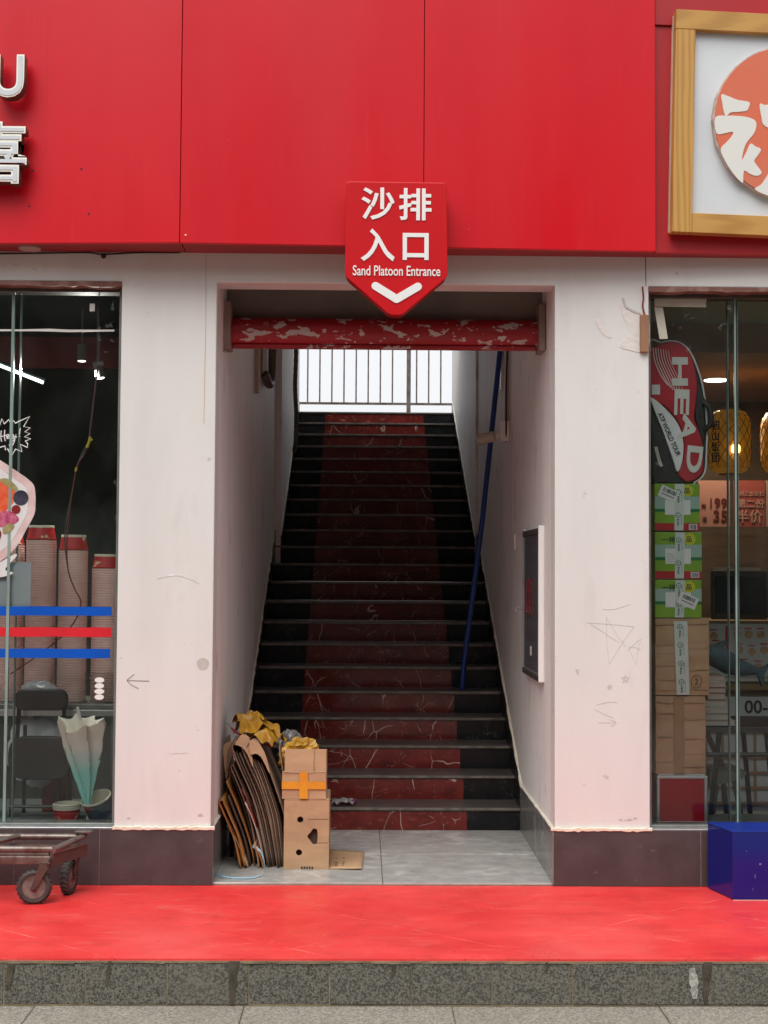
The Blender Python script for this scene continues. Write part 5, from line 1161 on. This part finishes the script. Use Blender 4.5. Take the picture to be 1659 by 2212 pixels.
def sheet_crumple(nm, c, w_x, w_y, rot, seed, mat, parent, droop=.3, amp=.05, fq=1.7):
    mb = MB(); n3 = 22
    rm = Matrix.Rotation(rot, 3, 'Z')
    for j in range(n3 + 1):
        for i in range(n3 + 1):
            a_, b_ = i / n3 * 2 - 1, j / n3 * 2 - 1
            q = Vector((a_ * fq + seed, b_ * fq, seed)); h = (1 - abs(noise.noise(q)) * 2) * amp + (1 - abs(noise.noise(q * 2.1)) * 2) * amp * .4 + noise.noise(q * 4) * amp * .12
            e = 1 + .16 * noise.noise(Vector((a_ * 2.2, b_ * 2.2, seed + 4)))
            p = rm @ Vector((a_ * w_x * e, b_ * w_y * e, 0)); mb.v.append(Vector(c) + p + Vector((0, 0, h - droop * (a_ * a_ * w_x + b_ * b_ * w_y))))
    mb.f = [(j * (n3 + 1) + i, j * (n3 + 1) + i + 1, (j + 1) * (n3 + 1) + i + 1, (j + 1) * (n3 + 1) + i) for j in range(n3) for i in range(n3)]
    return mb.build(nm, mat, parent, smooth=True)
for q_ in (((-.650, .52, .700), .095, .14, .25, 1.3, .30, .050, 1.0), ((-.600, .46, .672), .085, .09, -.35, 6.1, .55, .036, 1.1), ((-.690, .55, .725), .060, .09, .5, 3.7, .25, .040, .9)):
    o = sheet_crumple('bag_sheet', q_[0], q_[1], q_[2], q_[3], q_[4], yellow_m, yb2, q_[5], q_[6], q_[7]); o.modifiers['split'].split_angle = radians(89)
    sm = o.modifiers.new('round', 'SUBSURF'); sm.levels = 1; sm.render_levels = 1
MB().tube(spline([(-.79, .44, .715), (-.75, .43, .675), (-.70, .415, .655), (-.645, .41, .645), (-.59, .41, .612), (-.555, .42, .60)]), [.0015] * 4 + [.006] * 27, 6).build('red_tie', redpl_m, yb2, smooth=True)
gb = thing('grey_bag', (-.50, .66, .55), 'clear greyish plastic bag behind the opened carton', 'bag'); crumple((-.485, .70, .565), (.065, .06, .085), 4.4, .25, 'bag_body', clear_m, gb, smooth=True)
bs_ = thing('blue_strap', (-.65, .15, .012), 'pale blue packing strap curling on the tiles below the bundle', 'strap')
P = spline([(-.811, .16, .016), (-.78, .115, .015), (-.73, .090, .015), (-.646, .078, .016), (-.605, .105, .018), (-.580, .16, .022), (-.581, .24, .05), (-.598, .29, .085), (-.625, .315, .105), (-.645, .33, .11)])
mb = MB()
for p in P: mb.v += [p + Vector((0, -.004, -.0)), p + Vector((0, .004, .013 if p.z > .02 else .004))]
mb.f = [(2 * i, 2 * i + 1, 2 * i + 3, 2 * i + 2) for i in range(len(P) - 1)]
o = mb.build('strap_band', bluestrap_m, bs_); s_m = o.modifiers.new('thick', 'SOLIDIFY'); s_m.thickness = .0015
P2 = spline([(-.80, .19, .015), (-.74, .10, .014), (-.68, .085, .014), (-.62, .09, .014)]); mb = MB()
for p in P2: mb.v += [p + Vector((0, -.005, 0)), p + Vector((0, .005, .002))]
mb.f = [(2 * i, 2 * i + 1, 2 * i + 3, 2 * i + 2) for i in range(len(P2) - 1)]
o = mb.build('strap_band', bluestrap_m, bs_); s_m = o.modifiers.new('thick', 'SOLIDIFY'); s_m.thickness = .0015
cw = thing('snack_wrapper', (-.21, 1.42, .142), 'crumpled clear wrapper with purple tip on the first step', 'wrapper'); sheet_crumple('wrapper_film', (-.215, 1.40, .158), .065, .05, .1, 2.8, clear_m, cw, .12, .018); crumple((-.150, 1.40, .157), (.018, .02, .014), 3, .3, 'wrapper_tip', pm('purple_foil', (.14, .02, .09), .3), cw, 2)
# blue pole
bp = tag(MB().tube([(.562, 2.53, .709), (.575, 2.52, .9), (.685, 2.43, 1.83), (.79, 2.33, 2.946), (.797, 2.32, 3.02)], .0175, 12).build('blue_pole', bluepole_m, None, smooth=True), 'long blue pole standing on the stairs against the right wall', 'pole')
# notice cabinet on the right wall
nc = thing('notice_cabinet', (.80, .77, .935), 'grey glazed notice cabinet with red characters on the right stairwell wall', 'notice board')
XF = .790
B(.804, .8195, .385, 1.085, .945, 1.722).build('cabinet_body', white_m, nc, bevel=.003)
npan = pm('dark_grey_notice', (.11, .112, .122), .2, var=(.13, .13, .14), vs=2)
B(.796, .8035, .40, 1.055, .975, 1.690).build('notice_panel', npan, nc)
for y in (.372, 1.060): B(XF, .8195, y, y + .022, .935, 1.733).build('frame_bar', alu_m if y > 1 else white_m, nc, bevel=.004)
for z in (.935, 1.692): B(XF, .806, .3945, 1.0595, z, z + .030).build('frame_bar', frame_m, nc, bevel=.003)
B(XF - .004, XF, .375, .405, .94, .965).build('corner_cap', black_m, nc)
nr = pm('red_notice_ink', (.30, .02, .025), .4)
rn = random.Random(3)                                   # three columns of worn red characters, too slanted to read
for y in (.66, .79, .92):
    mb = MB(); z = 1.46
    while z > 1.27:
        h_ = rn.uniform(.006, .016); w_5 = rn.uniform(.03, .085); o_5 = rn.uniform(0, .09 - w_5); mb.box(.7945, .7955, y + o_5, y + o_5 + w_5, z - h_, z); z -= h_ + rn.uniform(.002, .010)
    mb.box(.7942, .7950, y + .038, y + .052, 1.28, 1.45); mb.build('notice_character', nr, nc)
B(.795, .7958, .70, .76, 1.05, 1.10).build('notice_label', lbl_m, nc)
MB().tube([(.79, 1.09, 1.29), (.76, 1.11, 1.295), (.758, 1.12, 1.27)], .004, 6).build('cabinet_latch', alu_m, nc)
# switch plate, camera with conduit
tag(B(.808, .8195, 1.64, 1.73, 1.63, 1.72).build('switch_plate', white_m, None, bevel=.003), 'small white switch plate beyond the notice cabinet', 'switch')
sc2 = thing('security_camera', (.80, 2.08, 2.32), 'white bullet security camera on its wall box behind the blue pole', 'camera')
B(.765, .8195, 2.03, 2.13, 2.325, 2.455).build('wall_box', white_m, sc2, bevel=.004)
MB().tube([(.768, 2.08, 2.37), (.73, 2.08, 2.355), (.705, 2.08, 2.345)], .014, 10).build('camera_arm', white_m, sc2, smooth=True)
axc = Vector((-1, .2, -.22)).normalized().to_track_quat('Z', 'Y').to_matrix(); MB().lathe([(.022, 0), (.034, .008), (.036, .10), (.030, .118), (.026, .12)], (.735, 2.07, 2.362), 18, axc).build('camera_body', pm('cream_plastic', (.52, .46, .38), .45), sc2, smooth=True)
B(.796, .8195, 2.06, 2.10, 2.456, 3.4).build('conduit_cover', pm('cream_trunking', (.50, .45, .40), .5), sc2); MB().tube(spline([(.80, 2.02, 3.2), (.806, 2.015, 2.95), (.80, 2.025, 2.7), (.80, 2.03, 2.42), (.80, 2.04, 2.32)]), .006, 6).build('black_lead', gap_m, sc2, smooth=True)
B(.80, .8195, 2.36, 2.42, 2.70, 3.4).build('conduit_cover', white_m, sc2)
# pipes on the left wall
hose_m = pm('brown_flexible_hose', (.085, .062, .05), .6, var=(.05, .038, .03), vs=40)
fh = spline([(-.745, 5.86, 4.0), (-.735, 5.88, 3.55), (-.742, 5.90, 3.2), (-.732, 5.93, 2.95), (-.735, 5.96, 2.72), (-.745, 6.0, 2.63), (-.766, 6.02, 2.60)], 10)
tag(MB().tube(fh, [.020 + .0025 * (i % 2) for i in range(len(fh))], 10).build('flexible_hose', hose_m, None), 'brown ribbed hose hanging on the upper left stairwell wall', 'hose')
dp = thing('drain_pipe', (-.79, 3.1, 2.67), 'dark bent drain pipe beside a tan board high on the left wall', 'pipe')
MB().tube(spline([(-.775, 3.30, 3.45), (-.772, 3.25, 3.05), (-.772, 3.16, 2.86), (-.778, 2.98, 2.81), (-.788, 2.85, 2.84), (-.80, 2.82, 2.86)]), .030, 12).build('pipe_bend', pm('grey_brown_pipe', (.15, .11, .09), .5), dp, smooth=True)
B(-.8195, -.80, 2.72, 3.10, 2.86, 3.45).build('tan_board', pm('tan_board', (.34, .25, .13), .6, var=(.27, .19, .09), vs=9), dp); B(-.8195, -.795, 2.27, 2.34, 2.66, 3.45).build('cover_strip', pm('tan_strip', (.40, .31, .25), .6), dp)
tag(B(-.8195, -.814, .30, .33, 2.60, 2.86).build('shutter_guide', pm('rough_render', (.26, .21, .19), .9, var=(.42, .36, .33), vs=30), None), 'rough unpainted strip of render beside the left shutter bracket', 'render')

# ================================================================== CART
ct = thing('steel_cart', (-1.9, -.27, 0), 'worn steel platform cart with black wheels parked before the left window', 'cart')
CX0 = -2.55
MB().tube([(CX0, -.365, .243), (-1.473, -.365, .243)], .015, 12).build('frame_tube', steel_m, ct, smooth=True); MB().tube([(CX0, -.165, .259), (-1.392, -.165, .259)], .014, 12).build('frame_tube', steel_m, ct, smooth=True)
MB().tube([(-1.478, -.380, .243), (-1.432, -.27, .253), (-1.385, -.160, .264)], .014, 12).build('end_tube', steel_m, ct, smooth=True)
MB().tube([(-1.86, -.365, .246), (-1.68, -.165, .262)], .012, 10).build('cross_tube', steel_m, ct, smooth=True); MB().tube([(-2.3, -.365, .246), (-2.25, -.165, .262)], .012, 10).build('cross_tube', steel_m, ct, smooth=True)
B(CX0, -1.49, -.380, -.345, .178, .214).build('lower_beam', steel_m, ct, bevel=.004); B(CX0, -1.50, -.372, -.352, .2145, .228).build('lower_flat', steel_m, ct, bevel=.002); B(CX0, -1.40, -.19, -.155, .196, .226).build('lower_beam', rust_m, ct, bevel=.004)
MB().prism([(-1.496, .216), (-1.496, .180), (-1.475, .172), (-1.37, .186), (-1.37, .246), (-1.40, .250)], 0, 0, 'y') if 0 else None
Te = Matrix.Translation((-1.487, -.378, 0)) @ Matrix.Rotation(radians(63), 4, 'Z'); MB(Te).box(0, .245, -.008, .008, .172, .232).build('end_channel', rust_m, ct, bevel=.003); MB(Te).box(0, .245, -.014, -.009, .226, .236).build('end_channel_lip', steel_m, ct)
MB().tube([(-1.488, -.3815, .196), (-1.488, -.387, .196)], .011, 4).build('beam_end', gap_m, ct); MB().tube([(-1.466, -.365, .243), (-1.4715, -.366, .243)], .009, 10).build('tube_end', gap_m, ct)
B(-1.425, -1.348, -.19, -.14, .279, .288).build('corner_plate', steel_m, ct, mtx_b) if 0 else B(-1.425, -1.348, -.19, -.14, .2785, .288).build('corner_plate', steel_m, ct, bevel=.002); MB().tube([(-1.388, -.165, .255), (-1.388, -.165, .279)], .016, 10).build('corner_pin', rust_m, ct)
def wheel(c, yaw, nm_r):
    ax = Matrix.Rotation(yaw, 3, 'Z') @ Matrix.Rotation(pi / 2, 3, 'X'); r = .076; hw = .021
    prof = [(r * .68, -hw * .9), (r * .86, -hw), (r * .96, -hw * .75), (r, -hw * .3), (r, hw * .3), (r * .96, hw * .75), (r * .86, hw), (r * .68, hw * .9)]
    wt = MB().lathe(prof, c, 36, ax, cap=False).build('wheel', rubber_m, ct, smooth=True)
    MB().lathe([(r * .69, -hw * .8), (r * .60, -hw * .85), (r * .55, -hw * .4), (r * .28, -hw * .35), (r * .26, -hw * .9), (r * .12, -hw * .95), (r * .12, hw * .95), (r * .26, hw * .9), (r * .28, hw * .35), (r * .55, hw * .4), (r * .60, hw * .85), (r * .69, hw * .8)], c, 30, ax).build('rim', rim_m, wt, smooth=True)
    gr = MB()
    for k in range(22):
        a_ = 2 * pi * k / 22; p = ax @ Vector((r * cos(a_), r * sin(a_), 0)); q = ax @ Vector((r * cos(a_ + .12), r * sin(a_ + .12), hw * .8)); q2 = ax @ Vector((r * cos(a_ + .12), r * sin(a_ + .12), -hw * .8))
        gr.tube([Vector(c) + q * .995, Vector(c) + p * 1.005, Vector(c) + q2 * .995], .0035, 4)
    gr.build('tread_blocks', rubber_m, wt)['kind'] = 'stuff'
    return wt
w1 = Vector((-1.563, -.365, .0772)); w2 = Vector((-1.449, -.179, .0772))
wheel(w1, radians(6), 0); wheel(w2, radians(82), 0)
for wv, yw, top in ((w1, radians(6), Vector((-1.520, -.362, .172))), (w2, radians(82), Vector((-1.432, -.172, .19)))):
    side = Matrix.Rotation(yw, 3, 'Z') @ Vector((0, 1, 0))
    for s_ in (-1, 1):
        a_ = wv + side * s_ * .027; b_ = top + side * s_ * .027; d_ = (b_ - a_); n_v = d_.cross(side).normalized() * .014
        q = [a_ - n_v * .8 - d_ * .12, a_ + n_v * .8 - d_ * .12, b_ + n_v * 1.5, b_ - n_v * 1.5]; mb = MB(); off = side * .002
        mb.add([p - off for p in q] + [p + off for p in q], [(0, 1, 2, 3), (7, 6, 5, 4), (0, 4, 5, 1), (1, 5, 6, 2), (2, 6, 7, 3), (3, 7, 4, 0)]); mb.build('caster_fork', rust_m, ct, bevel=.001, seg=1)
    MB().tube([wv - side * .036, wv + side * .036], .0075, 8).build('axle', rust_m, ct); MB().tube([top - Vector((0, 0, .012)), top + Vector((0, 0, .012))], .026, 12).build('swivel_plate', rust_m, ct)

# ================================================================== BLUE BOX
bb = thing('blue_box', (1.9, -.15, 0), 'glossy dark blue box standing on the red terrace at the right edge', 'box')
Tb = Matrix.Translation((1.598, -.268, 0)) @ Matrix.Rotation(radians(0), 4, 'Z')
MB().prism([(1.598, -.268), (2.35, -.268), (2.35, -.046), (1.541, -.046)], .004, .3065, 'z').build('box_body', bluebox_m, bb, bevel=.002)
MB().prism([(1.596, -.270), (2.352, -.270), (2.352, -.044), (1.538, -.044)], .307, .3135, 'z').build('box_lid', pm('satin_blue_lid', (.010, .03, .26), .38, spec=.3, var=(.008, .024, .22), vs=5), bb, bevel=.0015)
for x_, z_, h_, w_4 in ((1.70, .10, .018, .003), (1.72, .16, .008, .010), (1.66, .22, .004, .004), (1.69, .045, .012, .002)): B(x_, x_ + w_4, -.2692, -.2684, z_, z_ + h_).build('scratch', pm('pale_blue_scratch', (.16, .17, .34), .6), bb)
MB().ribbon([(1.598, -.272, .002), (2.35, -.272, .002)], .002, t=.001).build('base_line', lbl_m, bb)

# ================================================================== STREET TREES BEHIND THE CAMERA (seen only as reflections)
rt = random.Random(11); lv = MB()
for tx in (-21, -17, -13, -9.5, -6, -2.5, 1, 4.5, 8, 12, 16, 20):
    ty = -20 + rt.uniform(-1.5, 1.5); hh = rt.uniform(8, 10)
    lv.tube([(tx, ty, -.3), (tx + .1, ty, 2.0), (tx, ty, 4.5)], [.22, .17, .1], 7)
    for k in range(7):                                   # inner clumps behind the loose leaves
        c_ = Vector((tx + rt.uniform(-1.3, 1.3), ty - rt.uniform(0, 1.2), 2.0 + hh * .8 * k / 6)); rr = rt.uniform(1.0, 1.7)
        lv.lathe([(rr * sin(pi * j / 6) * rt.uniform(.8, 1.2) + .01, rr * -cos(pi * j / 6)) for j in range(7)], c_, 8, None, lambda a_, t_: 1 + .2 * sin(3 * a_ + k))
    for k in range(2600):
        a_ = rt.uniform(0, 2 * pi); b_ = math.acos(rt.uniform(-1, 1)); q = rt.uniform(.2, 1) ** .5
        p = Vector((tx + 2.9 * q * sin(b_) * cos(a_), ty + 2.4 * q * sin(b_) * sin(a_), 1.0 + hh / 2 + (hh / 2 + .8) * q * cos(b_) * .9))
        u_ = Vector((rt.gauss(0, 1), rt.gauss(0, 1), rt.gauss(0, 1))).normalized(); w_3 = u_.orthogonal().normalized(); s_ = rt.uniform(.12, .24)
        lv.add([p - u_ * s_, p + w_3 * s_ * .6, p + u_ * s_, p - w_3 * s_ * .6], [(0, 1, 2, 3)])
me = bpy.data.meshes.new('street_trees'); me.from_pydata([tuple(v) for v in lv.v], [], lv.f); me.update()
trm = pm('tree_leaves', (.075, .115, .045), .6, var=(.04, .065, .025), vs=2)
o = finish('street_trees', me, trm, recalc=False); kind(o, 'stuff'); tag(o, 'dark row of street trees mirrored in the shop glass', 'trees')
hd = kind(MB().prism([(-26, 0), (26, 0), (26, 2.2), (24, 2.6), (15, 2.3), (5, 2.7), (-6, 2.3), (-16, 2.6), (-26, 2.2)], -22.6, -21.6).build('hedge', trm), 'stuff'); tag(hd, 'low dark hedge below the street trees mirrored in the glass', 'hedge')
